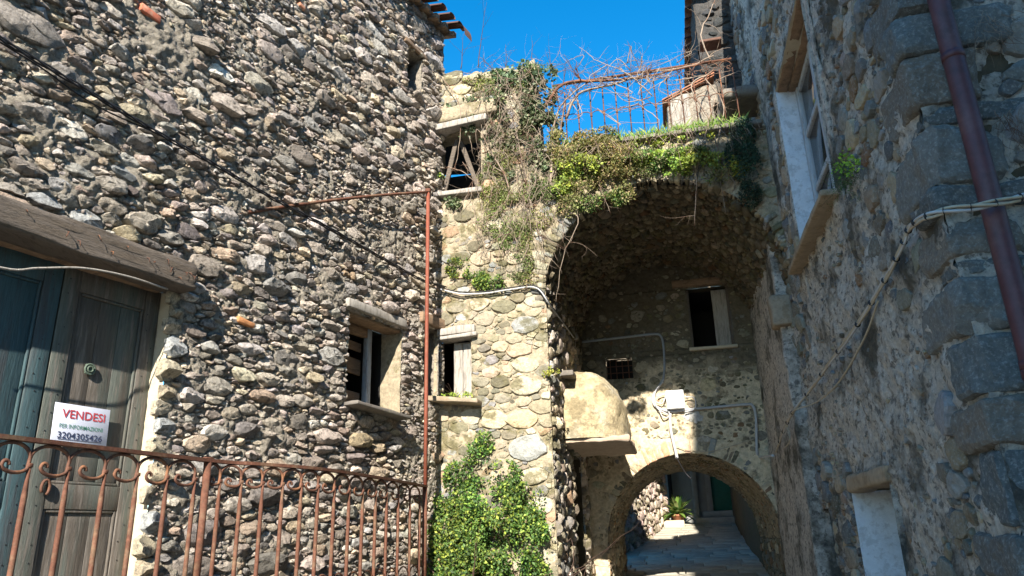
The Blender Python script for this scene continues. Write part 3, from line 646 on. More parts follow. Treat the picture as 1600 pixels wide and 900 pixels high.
# its side wall facing the lane
AS = -1.26
fS = pl2(A*AS, B, Z, A)
sw_ = sheet('side_wall', rh_, fS, BM-.02, 11.0, -1.3, 3.4, .02, .03, M['mortar'], seed=41, ns=6, holes=[(9.5, 10.35, -1.3, 1.02)])
kS = not_in([(9.5, 10.35, -1.3, 1.02)], bounds=(BM, 11.0, -1.3, 3.3), m=.6, an=1.3)
P, R = pack(BM, 11, -1.3, 3.3, 1.3, [(.07, .1, 300), (.05, .07, 800), (.03, .05, 3000), (.016, .03, 5000)], kS)
stones(sw_, fS, P, R, 1.3, CREAM+GREY, hk=(.45, .95), gap=.003, rings=4, Tn=11, nmax=120, seed=43, bounds=(BM+.01, 11, -5, 3.4), holes=[(9.5, 10.35, -1.3, 1.02)], mtl='cream')
room(rh_, A*AS, B, A, (9.5, 10.35, -1.3, 1.02), .3, 1.5, M['mortard'], M['mortard'])
# openings of the front
room(rh_, B*BM, A, -B, smw, .20, 1.2, M['render'], M['mortarc'])
room(rh_, B*BM, A, -B, topo, .30, 1.2, M['mortarc'], M['mortarc'], back=False)
shp = [(-2.52, -2.08, 2.27, .045, 'woodg'), (-2.50, -2.06, 2.20, .022, 'woodg')]
for a0, a1, zc, hh, mt in shp: box_o('lintel', W((a0+a1)/2+.02, BM+.02, zc), A*((a1-a0)/2)+Z*.01, B*.11, Z*hh, M[mt], rh_, n=(8, 3, 2), rnd=.01, amp=.012, ns=9)
sw1 = box_o('window', W(-2.245, BM+.13, 1.83), A*.115, B*.014, Z*.34, M['woodg'], rh_, n=(1, 1, 8), rnd=.004, amp=.004); sw1['label'] = 'grey plank shutter half closing the small window'
for x_ in (-2.50, -2.145): box_o('frame', W(x_, BM+.12, 1.83), A*.018, B*.03, Z*.345, M['woodg'], sw1, n=(1, 1, 6), rnd=.005, amp=.003)
for i in range(2): box_o('board', W(-2.30+i*.115, BM+.10, 1.82), A*.052, B*.01, Z*.33, M['woodg'], sw1, n=(1, 1, 8), rnd=.003, amp=.004)
box_o('window_sill', W(-2.28, BM-.09, 1.455), A*.28-Z*.03, B*.15, Z*.025, M['sillb'], rh_, n=(8, 4, 1), rnd=.01, amp=.014, ns=8)
# top opening: beam, crossed boards, dark broken boarding behind
box_o('lintel', W(-2.22, BM-.03, 4.92), A*.36+Z*.035, B*.13, Z*.045, M['woodg'], rh_, n=(10, 3, 2), rnd=.012, amp=.014, ns=8)
box_o('lintel_stone', W(-2.15, BM-.02, 5.10), A*.42+Z*.03, B*.1, Z*.10, M['mortarc'], rh_, n=(10, 3, 4), rnd=.03, amp=.02, ns=6)
box_o('brace', W(-2.40, BM+.1, 4.42), A*.03+Z*.005, B*.02, Z*.40+A*.09, M['wood'], rh_, n=(1, 1, 8), rnd=.005, amp=.004)
box_o('brace', W(-2.14, BM+.14, 4.42), A*.03, B*.02, Z*.40-A*.13, M['wood'], rh_, n=(1, 1, 8), rnd=.005, amp=.004)
for i in range(5):
    box_o('board', W(-2.3, BM+.75+.01*(i % 2), 4.30+i*.245), A*.55+Z*rng.uniform(-.05, .05), B*.012, Z*.117, M['dark'], rh_, n=(4, 1, 1), rnd=.004, amp=.02)
box_o('sill_beam', W(-2.25, BM+.02, 4.0), A*.3, B*.12, Z*.03, M['woodg'], rh_, n=(6, 3, 1), rnd=.01, amp=.012)
# wall thickness of the upper part
V, F = rbox(W(-1.60, BM+.30, 4.76), A*.34, B*.25, Z*.78, n=(12, 8, 24), rnd=.06, amp=.04, ns=5); mk('wall_core', V, F, M['mortarc'], rh_)
V, F = rbox(W(-2.27, BM+.30, 5.32), A*.29, B*.25, Z*.28, n=(10, 8, 10), rnd=.06, amp=.04, ns=5); mk('wall_core', V, F, M['mortarc'], rh_)
cop = 0
a = -2.55
while a < -1.25:
    w_ = rng.uniform(.12, .26); box_o('coping_stone', W(a+w_/2, BM+.13, 5.66+rng.uniform(-.06, .06)-.22*max(0, (a+1.5)/.3)**2), A*(w_/2-.002), B*.17, Z*rng.uniform(.02, .06), M['cream'], rh_, tint=(.42, .37, .26), n=(4, 4, 3), rnd=.025, amp=.04); a += w_

# ================================================================ VAULTED ARCHWAY
va = root('vaulted_archway', W(.08, 9.4, -1.0), 'deep stone barrel vault bridging the lane with a terrace on top', 'archway')
AC, RV, BB = .08, 1.34, 10.95; ZS = 3.88-RV
archF = (AC, ZS, RV)
sp = sheet('front_wall', va, fM, -1.24, 1.42, 2.3, 4.42, .02, .02, M['mortarc'], arch=archF, seed=51, ns=5)
kF = not_in(arch=(AC, ZS, RV+.2), bounds=(-1.24, 1.42, 2.3, 4.4), m=.6, an=1.4)
P, R = pack(-1.24, 1.42, 2.3, 4.4, 1.4, [(.06, .09, 300), (.035, .06, 900), (.02, .035, 2000)], kF)
stones(sp, fM, P, R, 1.4, CREAM, hk=(.2, .5), rings=4, Tn=11, nmax=60, seed=53, mtl='cream', arch=(AC, ZS, RV+.2))
# ring of thin radial stones
ang = -.05
while ang < PI+.05:
    wd = rng.uniform(.03, .09); ln = rng.uniform(.10, .22); am = ang+wd/2/RV
    er = A*(-math.cos(am))+Z*math.sin(am); et = A*math.sin(am)+Z*math.cos(am)
    V, F = rbox(W(AC, BM+.10, ZS)+er*(RV+ln/2+rng.uniform(-.02, .01)), et*(wd/2-.003)+er*rng.normal(0, .012), B*(.10+rng.uniform(0, .05)), er*ln/2, n=(2, 4, 4), rnd=.016, amp=.035, ns=9)
    mk('arch_stone', V, F, M['cream'], sp, tint=np.broadcast_to(tints_for(1, CREAM)[0]*.9, (len(V), 3))); ang += wd/RV
# barrel
RI = RV-.01
def fV(u, v, w):
    ph = u/RI; rad = RI-w; bb_ = BM+.1+v; zz = ZS+.022*v
    return (AC-rad*np.cos(ph))[..., None]*A+bb_[..., None]*B+(zz+rad*np.sin(ph))[..., None]*Z
LV = BB-BM
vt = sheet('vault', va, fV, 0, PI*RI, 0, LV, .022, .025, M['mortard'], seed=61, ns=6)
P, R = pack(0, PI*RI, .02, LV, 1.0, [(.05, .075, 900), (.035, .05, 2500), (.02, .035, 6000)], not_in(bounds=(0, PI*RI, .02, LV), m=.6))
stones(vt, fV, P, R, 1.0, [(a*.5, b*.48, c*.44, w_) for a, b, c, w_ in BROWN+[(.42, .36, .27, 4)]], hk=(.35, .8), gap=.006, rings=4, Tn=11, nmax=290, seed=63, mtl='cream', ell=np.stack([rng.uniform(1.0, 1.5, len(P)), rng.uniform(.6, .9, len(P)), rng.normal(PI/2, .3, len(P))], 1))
# right inner wall of the vault, slightly proud of the right house
fR2 = pl2(A*1.30, B, Z, -A)
rw = sheet('side_wall', va, fR2, BM+.42, 11.0, -1.2, 3.18, .03, .02, M['plaster'], seed=71, ns=5)
V, F = rbox(W(1.40, BM+.42, 1.0), A*.125, B*.06, Z*2.2, n=(3, 3, 60), rnd=.02, amp=.03, ns=5); mk('pier', V, F, M['plaster'], va)
box_o('corbel', W(1.30, BM+.38, 2.28), A*.11, B*.12, Z*.17, M['sillb'], va, n=(4, 4, 5), rnd=.03, amp=.03)
# back wall with window and low arch
fB = planar(B*BB, A, -B)
AC2, R2 = .17, 1.17; ZS2 = -.08
bw_h = (.42, 1.03, 2.60, 3.52); ni_h = (-.86, -.47, 2.22, 2.52)
bw = sheet('back_wall', va, fB, -1.4, 1.55, -1.2, 4.0, .02, .028, M['backwall'], holes=[bw_h, ni_h], arch=(AC2, ZS2, R2), seed=81, ns=5, tintf=lambda u, v: np.clip((2.35-v+.5*fbm(np.stack([u, v, 0*u], -1), 2.2, 3, 12))/.35, 0, 1), extra=lambda u, v: .006+.015*fbm(np.stack([u, v, 0*u], -1), 2.5, 3, 3))  # dark rubble above pale plaster, contrast deepened to stand for vault shade and sun
fb = []; elb = []; tb = {}
for i, (px, py, hw, hh, cc) in enumerate(((1083, 652, .17, .10, (.50, .49, .46)), (1055, 620, .2, .08, (.5, .42, .29)), (994, 494, .17, .09, (.30, .27, .21)), (1105, 600, .2, .09, (.55, .45, .27)), (1130, 650, .14, .08, (.26, .25, .22)), (1037, 680, .15, .05, (.5, .46, .36)), (1100, 690, .12, .1, (.46, .40, .32)), (1060, 480, .1, .05, (.3, .26, .2)))):
    a_, z_ = hb(px, py, BB); r_ = math.sqrt(hw/1.3*hh); fb.append((a_, z_, r_*.95)); elb.append((hw/1.3/r_/1.35*1.1, hh/r_/1.35*1.1, 0)); tb[i] = cc
P, R = pack(-1.4, 1.5, -1.2, 4.1, 1.3, [(.06, .09, 60), (.035, .06, 260), (.02, .035, 900), (.012, .02, 1500)], not_in([bw_h, ni_h], (AC2, ZS2, R2+.26), (-1.4, 1.5, -1.2, 4.1), m=.6, an=1.3), fb)
el = np.stack([rng.uniform(1.0, 1.3, len(P)), rng.uniform(.7, 1.0, len(P)), rng.normal(0, .2, len(P))], 1); el[:len(elb)] = elb
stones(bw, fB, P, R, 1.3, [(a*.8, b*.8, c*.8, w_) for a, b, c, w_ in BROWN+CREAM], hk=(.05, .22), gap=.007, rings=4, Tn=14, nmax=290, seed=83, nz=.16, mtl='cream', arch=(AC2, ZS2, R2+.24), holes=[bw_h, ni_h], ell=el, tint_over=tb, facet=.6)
ang = -.1; i = 0
while ang < PI+.1:
    wd = rng.uniform(.05, .12); ln = rng.uniform(.17, .24); am = ang+wd/2/R2
    er = A*(-math.cos(am))+Z*math.sin(am); et = A*math.sin(am)+Z*math.cos(am)
    dg_ = math.degrees(am); cc = [(.50, .27, .16), (.48, .37, .25), (.42, .28, .19), (.48, .42, .30), (.46, .36, .25)][rng.integers(5)] if 55 < dg_ < 100 else tuple(tints_for(1, BROWN+CREAM)[0]*.85); ln *= 1 if 50 < dg_ < 110 else rng.uniform(.5, .9)
    V, F = rbox(W(AC2, BB+.06, ZS2)+er*(R2+ln/2), et*(wd/2-.003)*rng.uniform(.8, 1)+er*rng.normal(0, .006), B*((.072 if 50 < dg_ < 110 else .052)+rng.uniform(0, .018)), er*ln/2, n=(3, 2, 4), rnd=.014, amp=.02, ns=14)
    mk('brick', V, F, M['brick'], bw, tint=np.broadcast_to(cc, (len(V), 3))); ang += wd/R2; i += 1
def fP(u, v, w):
    ph = u/R2; rad = R2+.0-w
    return (AC2-rad*np.cos(ph))[..., None]*A+(BB+.02+v)[..., None]*B+(ZS2+rad*np.sin(ph))[..., None]*Z
ps = sheet('passage_vault', va, fP, 0, PI*R2, 0, 3.1, .025, .035, M['backwall'], seed=91, ns=5)
P, R = pack(0, PI*R2, 0, 3.1, .5, [(.05, .08, 500), (.03, .05, 2500), (.018, .03, 3000)], not_in(bounds=(0, PI*R2, 0, 3.1), m=.6))
stones(ps, fP, P, R, .5, BROWN, hk=(.08, .3), gap=.004, rings=4, Tn=10, nmax=150, seed=93, mtl='cream')
for sd in (-1, 1):
    fq = pl2(A*(AC2+sd*R2), B, Z, -A*sd)
    pw_ = sheet('passage_wall', va, fq, BB-.02, 14.1, -1.2, ZS2+.03, .03, .02, M['mortard'], seed=95+sd)
    P, R = pack(BB, 14.1, -1.2, ZS2, 1.4, [(.06, .09, 200), (.035, .06, 900), (.02, .035, 1500)], not_in(bounds=(BB, 14.1, -1.2, ZS2), m=.6))
    stones(pw_, fq, P, R, 1.4, BROWN, hk=(.2, .5), rings=4, Tn=10, nmax=30, seed=97+sd, mtl='cream')
fQ = planar(B*14.1, A, B); sheet('rear_wall', va, fQ, -1.9, 1.9, -1.2, 1.5, .05, .02, M['mortard'], arch=(AC2, ZS2, R2), seed=99)
box_o('passage_roof', W(-.0, 12.6, 1.72), A*1.75, B*1.55-Z*.42, Z*.05, M['roofd'], va, n=(10, 10, 1), rnd=.02, amp=.02)
room(va, B*BB, A, -B, bw_h, .22, 1.3, M['mortard'], M['mortard']); room(va, B*BB, A, -B, ni_h, .12, .2, M['mortard'], M['mortard'])
bs = box_o('window', W(.90, BB+.10, 3.05), A*.115, B*.015, Z*.44, M['woodg'], va, n=(2, 1, 6), rnd=.004, amp=.004); bs['label'] = 'dark unglazed window with one grey shutter'
for x_ in (.435, 1.015): box_o('frame', W(x_, BB+.06, 3.05), A*.018, B*.03, Z*.45, M['wood'], bs, n=(1, 1, 6), rnd=.005, amp=.003)
box_o('window_sill', W(.72, BB-.02, 2.575), A*.34, B*.06, Z*.02, M['render'], va, n=(6, 2, 1), rnd=.008, amp=.008)
box_o('lintel', W(.68, BB-.01, 3.60), A*.46, B*.06, Z*.055, M['woodb'], va, n=(8, 2, 2), rnd=.01, amp=.012)
for i in range(4): tube_o('grate_bar', [W(-.80+i*.09, BB+.02, 2.22), W(-.80+i*.09, BB+.02, 2.52)], .008, M['rustd'], va, 5)
for i in range(2): tube_o('grate_bar', [W(-.86, BB+.01, 2.31+i*.1), W(-.47, BB+.01, 2.31+i*.1)], .008, M['rustd'], va, 5)
# terrace deck
V, F = rbox(W(.1, 9.25, 4.22), A*1.40, B*1.36, Z*.10, n=(30, 30, 2), rnd=.03, amp=.03, ns=4); mk('terrace_deck', V, F, M['ground'], va)
for i in range(7): box_o('edge_slab', W(-1.0+i*.36, BM-.0, 4.40), A*.172, B*.12, Z*.026, M['slate'], va, n=(3, 2, 1), rnd=.01, amp=.012, ns=7)
for aa_, nn_ in ((-1.27, A), (1.41, -A)):
    pass

# bread oven bulging from the side wall
ov = root('bread_oven', W(-.9, 9.4, 1.0), 'rounded ochre bread oven bulging from the wall on a pinkish slab', 'oven')
nu, nv = 44, 30; uu, vv = np.meshgrid(np.linspace(0, PI, nu), np.linspace(0, PI/2, nv), indexing='ij')
def sp_(x, e): return np.sign(x)*np.abs(x)**e
ax_, bx_, hx_ = .70, .84, .90; oc = W(-1.22, 9.52, 1.10)
na = sp_(np.sin(uu), .62)*sp_(np.cos(vv), .55); nb_ = -sp_(np.cos(uu), .62)*sp_(np.cos(vv), .55); nz_ = sp_(np.sin(vv), .8)
Vo = oc+(ax_*na)[..., None]*A+(bx_*nb_)[..., None]*B+(hx_*nz_)[..., None]*Z
nrm_ = na[..., None]*A+nb_[..., None]*B+nz_[..., None]*Z; Vo = Vo+nrm_*(.05*fbm(Vo, 3.2, 3, 5)+.02*fbm(Vo, 14, 3, 6)-.02*np.exp(-(fbm(Vo, 2.6, 3, 9)/.02)**2))[..., None]
idx = np.arange(nu*nv).reshape(nu, nv); q = np.stack([idx[:-1, :-1], idx[1:, :-1], idx[1:, 1:], idx[:-1, 1:]], -1).reshape(-1, 4)
mk('dome', Vo.reshape(-1, 3), [q], M['oven'], ov)
box_o('base_slab', W(-.88, 9.48, 1.075), A*.40, B*.78, Z*.032, M['pink'], ov, n=(24, 30, 3), rnd=.02, amp=.04, ns=7)
box_o('ledge', W(-1.2, 8.75, 1.86), A*.13, B*.16, Z*.03, M['slate'], ov, n=(4, 4, 1), rnd=.01, amp=.01)

# ================================================================ RIGHT HOUSE
rr_ = root('stone_corner_house', W(2.5, 6, -1.5), 'shaded roughly plastered house on the right with large dark corner stones', 'house')
AR, BC = 1.42, 3.72
fR = pl2(A*AR, B, Z, -A)
w1 = (5.52, 7.12, 2.47, 4.35); w2 = (5.55, 6.75, -.9, .30); w3 = (7.85, 8.75, -1.3, .20)
def rib(u, v):
    return -.02*np.clip(fbm(np.stack([u*3.2, v*2.5, 0*u], -1), 1.0, 3, 4), -.4, 1)+.03*fbm(np.stack([u*1.2, v*1.2, 0*u], -1), 1.0, 2, 8)+.012*fbm(np.stack([u*9, v*8, 0*u], -1), 1, 3, 14)
rwall = sheet('wall', rr_, fR, BC, 12.9, -1.6, 7.2, .022, .034, M['plaster'], holes=[w1, w2, w3], seed=101, ns=5, extra=rib)
HR = [w1, w2, w3]
def keepR(u, v, r):
    d = fbm(np.stack([u*1.1, v*1.1, 0*u], -1), .9, 2, 55)
    near = np.clip((5.6-u)/1.8, 0, 1)
    return not_in(HR, bounds=(BC+.3, 12.8, -1.5, 7.1), m=.7, an=1.3)(u, v, r) & ((d > .12-.5*near) | (r < .02) & (rng.random(u.shape) < .3))
P, R = pack(BC, 12.8, -1.5, 7.1, 1.3, [(.08, .11, 700), (.05, .08, 1600), (.025, .05, 4000), (.012, .025, 9000)], keepR)
print('right', len(P))
stones(rwall, fR, P, R, 1.3, DARKG+BROWN, hk=(.28, .55), gap=.004, rings=6, Tn=13, nmax=230, seed=103, mtl='quoin', holes=HR, ell=np.stack([rng.uniform(.9, 1.5, len(P)), rng.uniform(.7, 1.0, len(P)), rng.normal(.5, .5, len(P))], 1))
fRF = planar(B*BC, A, -B)
fwall = sheet('front_wall', rr_, fRF, AR, 5.0, -1.6, 7.2, .03, .03, M['plaster'], seed=107, ns=5)
zc = [-1.6, -1.3, -1.0, -.74, -.46, -.24, -.03, .33, .56, .85, 1.13, 1.22, 1.46, 1.60, 1.94, 2.05, 2.36, 2.62, 2.9, 3.2, 3.5, 3.8, 4.1, 4.4, 4.7, 5, 5.4, 5.8, 6.2, 6.6, 7.0, 7.2]
qb = []
for i in range(len(zc)-1):
    z0, z1 = zc[i], zc[i+1]; hh = (z1-z0)/2; thin = hh < .07
    lb, lf = ((.46, .30) if i % 2 else (.26, .52)); lb *= rng.uniform(.85, 1.2); lf *= rng.uniform(.85, 1.1)
    pr = rng.uniform(.03, .06)-(.02 if thin else 0)
    c_ = W(AR-pr+(lf+pr)/2, BC-pr+(lb+pr)/2, (z0+z1)/2); rn = min(hh*.5, .05)
    V, F = rbox(c_, A*((lf+pr)/2), B*((lb+pr)/2)+Z*0, Z*(hh-.008), n=(22, 18, 13), rnd=rn*.75, amp=.035, ns=4.2, seed=i)
    for _k in range(7):
        dn = A*rng.normal(0, 1)+B*rng.normal(0, 1)+Z*rng.normal(0, .8); dn /= np.linalg.norm(dn); q_ = (V-c_)@dn; lim_ = q_.max()*rng.uniform(.84, .97); V = V-np.maximum(q_-lim_, 0)[:, None]*dn
    nv_ = (V-c_); V = V+nv_/np.linalg.norm(nv_, axis=1)[:, None]*(.022*(np.abs(fbm(V, 9, 3, i+3))-.2)+.008*fbm(V, 34, 2, i))[:, None]
    cc = [(.115, .125, .122), (.15, .148, .135), (.10, .112, .112), (.16, .142, .118)][i % 4]
    mk('quoin', V, F, M['quoin'], rwall, tint=np.broadcast_to(np.array(cc)*rng.uniform(.9, 1.25), (len(V), 3)), smooth='sharp')
V, F = rbox(W(AR+.262, BC+.262, 2.8), A*.25, B*.25, Z*4.4, n=(8, 8, 90), rnd=.02, amp=.012, ns=9); mk('corner_core', V, F, M['mortard'], rwall)
P, R = pack(AR+.3, 4.5, -1.5, 7.1, 1.5, [(.10, .14, 500), (.06, .10, 900), (.03, .06, 2500), (.015, .03, 3000)], not_in(bounds=(AR+.38, 4.5, -1.5, 7.1), m=.7, an=1.5))
stones(fwall, fRF, P, R, 1.5, DARKG, hk=(.3, .6), gap=.006, rings=6, Tn=14, nmax=60, seed=109, mtl='quoin')
for h, dp, rv in ((w1, .21, 'limewash'), (w2, .30, 'limewash'), (w3, .3, 'farwall')):
    # plane coordinates u along B
    fn_ = pl2(A*AR, B, Z, -A); u0, u1, v0, v1 = h
    sheet('reveal', rr_, pl2(W(AR, u1, v0), A, Z, -B), -.02, dp, 0, v1-v0, .03, .012, M[rv], seed=5)
    sheet('reveal', rr_, pl2(W(AR, u0, v0), A, Z, B), -.02, dp, 0, v1-v0, .03, .012, M['plaster'], seed=6)
    sheet('reveal', rr_, pl2(W(AR, u0, v1), B, A, -Z), 0, u1-u0, -.02, dp, .03, .012, M['render' if h is w1 else 'mortard'], seed=7)
    sheet('reveal', rr_, pl2(W(AR, u0, v0), B, A, Z), 0, u1-u0, -.02, dp, .03, .012, M['mortar'], seed=8)
# upper window frame and casement
uw = box_o('window', W(AR+.235, 6.32, 3.4), A*.012, B*.79, Z*.93, M['wood'], rr_, n=(1, 6, 6), rnd=.004, amp=.002); uw['label'] = 'tall blue grey casement deep in its white reveal'
for b_ in (5.58, 6.30, 7.06): box_o('frame', W(AR+.19, b_, 3.4), A*.025, B*.04, Z*.92, M['frameb'], uw, n=(1, 1, 6), rnd=.006, amp=.003)
for z_ in (2.53, 3.15, 3.75, 4.28): box_o('glazing_bar', W(AR+.195, 6.3, z_), A*.018, B*.70, Z*.03, M['frameb'], uw, n=(1, 4, 1), rnd=.005, amp=.002)
for b_ in (5.94, 6.68):
    for z_ in (2.84, 3.45, 4.02): box_o('pane', W(AR+.21, b_, z_), A*.004, B*.315, Z*.265, M['glass'], uw, n=(1, 1, 1), rnd=.002, amp=0)
box_o('window_sill', W(AR-.01, 6.42, 2.435), A*.13, B*.93, Z*.028, M['sillb'], rr_, n=(4, 14, 1), rnd=.012, amp=.014, ns=6)
for i, b_ in enumerate((6.05, 6.75)):
    box_o('lintel', W(AR+.05+.11*i, 6.32, 4.40), A*.052, B*.86, Z*.06, M['woodb'], rr_, n=(3, 12, 2), rnd=.015, amp=.02, ns=6)
box_o('lintel', W(AR+.04, 6.1, .35), A*.1, B*.62, Z*.06-B*.02, M['sillb'], rr_, n=(4, 12, 3), rnd=.02, amp=.03, ns=6)
for h in (w2, w3):
    box_o('door', W(AR+.31, (h[0]+h[1])/2, (h[2]+h[3])/2), A*.012, B*((h[1]-h[0])/2+.02), Z*((h[3]-h[2])/2+.02), M['farwall'], rr_, n=(1, 4, 6), rnd=.004, amp=.006)
# plaster lip around the upper window and far stretch above the terrace
V, F = rbox(W(AR-.012, 7.19, 3.3), A*.014, B*.05, Z*1.25, n=(1, 2, 30), rnd=.01, amp=.03, ns=7); mk('plaster_edge', V, F, M['plaster'], rr_)
V, F = rbox(W(AR-.008, 5.40, 3.3), A*.014, B*.045, Z*1.2, n=(1, 2, 30), rnd=.01, amp=.03, ns=7); mk('plaster_edge', V, F, M['plaster'], rr_)
V, F = rbox(W(AR+.02, 7.75, 5.2), A*.06, B*.20, Z*2.0, n=(3, 6, 40), rnd=.03, amp=.03, ns=5); mk('plaster_edge', V, F, M['plaster'], rr_)
# part of the house standing forward above the terrace, with its eave
fR4 = planar(B*9.3, A, -B)
hp = sheet('upper_wall', rr_, fR4, .90, 1.5, 4.2, 7.45, .03, .04, M['plaster_shade'], seed=111, ns=5)
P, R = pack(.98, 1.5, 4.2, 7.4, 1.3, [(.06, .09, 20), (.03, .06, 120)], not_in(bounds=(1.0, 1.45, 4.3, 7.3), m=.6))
stones(hp, fR4, P, R, 1.3, [(a*.3, b*.3, c*.3, w_) for a, b, c, w_ in DARKG], rings=4, Tn=11, nmax=20, seed=113)  # stone tints cut down to carry the same painted shade
sheet('upper_wall', rr_, pl2(A*.90, B, Z, -A), 9.28, 11.0, 4.2, 7.45, .04, .03, M['plaster_shade'], seed=115)
V, F = rbox(W(2.75, 7.6, 7.42), A*1.42, B*3.95, Z*.06, n=(20, 40, 1), rnd=.02, amp=.02); rf2 = mk('roof', V, F, M['woodb'], rr_)
t = np.linspace(0, PI, 9)
for i in range(34):
    b_ = 3.75+i*.235
    if b_ > 11.6: break
    ai = .80 if b_ > 9.0 else 1.32
    Vt = []
    for a__, zz in ((ai, 7.44), (ai+.5, 7.56)):
        for rr0 in (.11, .095): Vt += [W(a__, b_+rr0*math.cos(q_), zz+rr0*.8*math.sin(q_)) for q_ in t]
    n_ = 9; i_ = np.arange(n_-1)
    Fq = np.concatenate([np.stack([i_, i_+1, i_+1+2*n_, i_+2*n_], 1), np.stack([i_+n_, i_+1+n_, i_+1+3*n_, i_+3*n_], 1), np.stack([i_, i_+1, i_+1+n_, i_+n_], 1)])
    mk('tile', np.array(Vt), [Fq], M['roofd'], rf2)
box_o('projecting_slab', W(1.22, 8.35, 5.02), A*.24, B*.30, Z*.07, M['slate'], rr_, n=(6, 6, 2), rnd=.05, amp=.02, ns=6)
box_o('projecting_slab', W(1.02, 8.9, 6.32), A*.14, B*.12, Z*.02, M['roofd'], rr_, n=(3, 3, 1), rnd=.01, amp=.01)

# ================================================================ unseen shading houses: one behind the camera, bridging one added for its shadow
def plain_house(name, label, a0, a1, b0, b1, z0, z1, wins):
    h = root(name, W((a0+a1)/2, (b0+b1)/2, z0), label, 'house')
    V, F = rbox(W((a0+a1)/2, (b0+b1)/2, (z0+z1)/2), A*(a1-a0)/2, B*(b1-b0)/2, Z*(z1-z0)/2, n=(10, 10, 12), rnd=.03, amp=.02, ns=2); mk('wall', V, F, M['houseb'], h)
    V, F = rbox(W((a0+a1)/2, (b0+b1)/2, z1+.1), A*((a1-a0)/2+.05), B*((b1-b0)/2+.05), Z*.08, n=(6, 6, 1), rnd=.02, amp=.01); mk('roof', V, F, M['tile'], h)
    for (u, z, ww, hh) in wins:
        f_ = box_o('window', W(u, b1+.01, z), A*ww, B*.03, Z*hh, M['woodb'], h, n=(1, 1, 1), rnd=.005, amp=0); box_o('pane', W(u, b1+.035, z), A*ww*.8, B*.01, Z*hh*.85, M['glass'], f_, n=(1, 1, 1), rnd=.002, amp=0)
plain_house('unseen_ochre_house', 'tall ochre rendered house behind the viewer shading the right corner', 1.13, 8, -9, -1.9, -1.8, 10.0, [(2.5, 0.5, .5, .8), (5, .5, .5, .8), (2.5, 4, .5, .8), (5, 4, .5, .8), (2.5, 7.5, .5, .8), (5, 7.5, .5, .8)])

# ================================================================ lane beyond
fh = root('grey_house', W(.5, 20.3, .2), 'shaded grey rendered house with a green door beyond the low arch', 'house')
gd = (.86, 1.75, .55, 2.6)
sheet('wall', fh, planar(B*20.3, A, -B), -3, 4, -.2, 6, .12, .02, M['farwall'], holes=[gd], seed=121, ns=3)
V, F = rbox(W(.5, 22.4, 2.9), A*3.5, B*2.0, Z*3.1, n=(4, 4, 4), rnd=.02, amp=0); mk('body', V, F, M['farwall'], fh)
box_o('door', W(1.3, 20.36, 1.58), A*.43, B*.02, Z*1.02, M['greend'], fh, n=(2, 1, 4), rnd=.004, amp=0)
for x_ in (.80, 1.82): box_o('door_frame', W(x_, 20.27, 1.5), A*.07, B*.06, Z*1.1, M['farwall'], fh, n=(1, 1, 4), rnd=.01, amp=.004)
box_o('door_step', W(1.3, 20.2, .47), A*.7, B*.14, Z*.07, M['farwall'], fh, n=(4, 2, 1), rnd=.015, amp=.006)
box_o('door_step', W(1.25, 20.05, .30), A*.85, B*.2, Z*.09, M['farwall'], fh, n=(4, 2, 1), rnd=.015, amp=.006)
box_o('buttress', W(.45, 20.2, 1.5), A*.07, B*.1, Z*1.4, M['farwall'], fh, n=(2, 2, 6), rnd=.02, amp=.01)
box_o('pilaster', W(-.16, 20.24, 1.5), A*.05, B*.05, Z*1.4, M['dark'], fh, n=(1, 1, 6), rnd=.01, amp=.004)
# unseen storey added over the lane to shade the grey house
plain_house('added_shade_house', 'unseen house storey added over the lane to shade its far end', -3.2, 3.2, 15.4, 19.2, 3.4, 7.4, [])
# sunlit rubble wall left
lw = root('garden_wall', W(-.8, 18, 0), 'sunlit pinkish rubble wall beside the lane beyond the arch', 'wall')
pA, pB = W(-1.25, 15.6, 0), W(-.36, 19.6, 0); dd = (pB-pA); Lw = np.linalg.norm(dd); dd = dd/Lw; nn_ = np.cross(dd, Z); nn_ = nn_ if nn_@A > 0 else -nn_
fW = planar(pA, dd, nn_)
wl = sheet('wall', lw, fW, 0, Lw, -.6, 2.6, .04, .02, M['mortarc'], seed=131)
PINK = [(.50, .38, .33, 3), (.46, .38, .30, 3), (.54, .46, .36, 2), (.40, .33, .28, 2)]
P, R = pack(0, Lw, -.5, 2.5, 1.0, [(.08, .12, 400), (.05, .08, 900), (.03, .05, 1500)], not_in(bounds=(0, Lw, -.5, 2.5), m=.6))
stones(wl, fW, P, R, 1.0, PINK, hk=(.5, .9), rings=4, Tn=11, nmax=200, seed=133, mtl='cream', bounds=(0, Lw, -.6, 2.6))
for i in range(10): box_o('quoin', W(-.36, 19.62, -.0+i*.27), A*.12, B*.1, Z*.125, M['cream'], lw, tint=(.50, .38, .34), n=(4, 4, 4), rnd=.07, amp=.02)
box_o('wall_end', pA+dd*Lw*.5-nn_*.25+Z*1, dd*Lw*.5, nn_*.22, Z*1.58, M['mortarc'], lw, n=(4, 2, 4), rnd=.02, amp=0)
tag(box_o('low_parapet', W(-.15, 19.45, .22), A*.26, B*.10, Z*.12, M['render'], None, n=(4, 3, 2), rnd=.02, amp=.01), 'low white parapet block at the foot of the potted plant', 'parapet')
# dark wall on the right of the lane
rl = root('shaded_lane_wall', W(1.6, 17, 0), 'dark shaded wall on the right of the lane beyond the arch', 'wall')
V, F = rbox(W(1.62, 17.1, 1.5), A*.3, B*3.1, Z*2.2, n=(4, 20, 16), rnd=.03, amp=.05, ns=3); mk('wall', V, F, M['mortard'], rl)
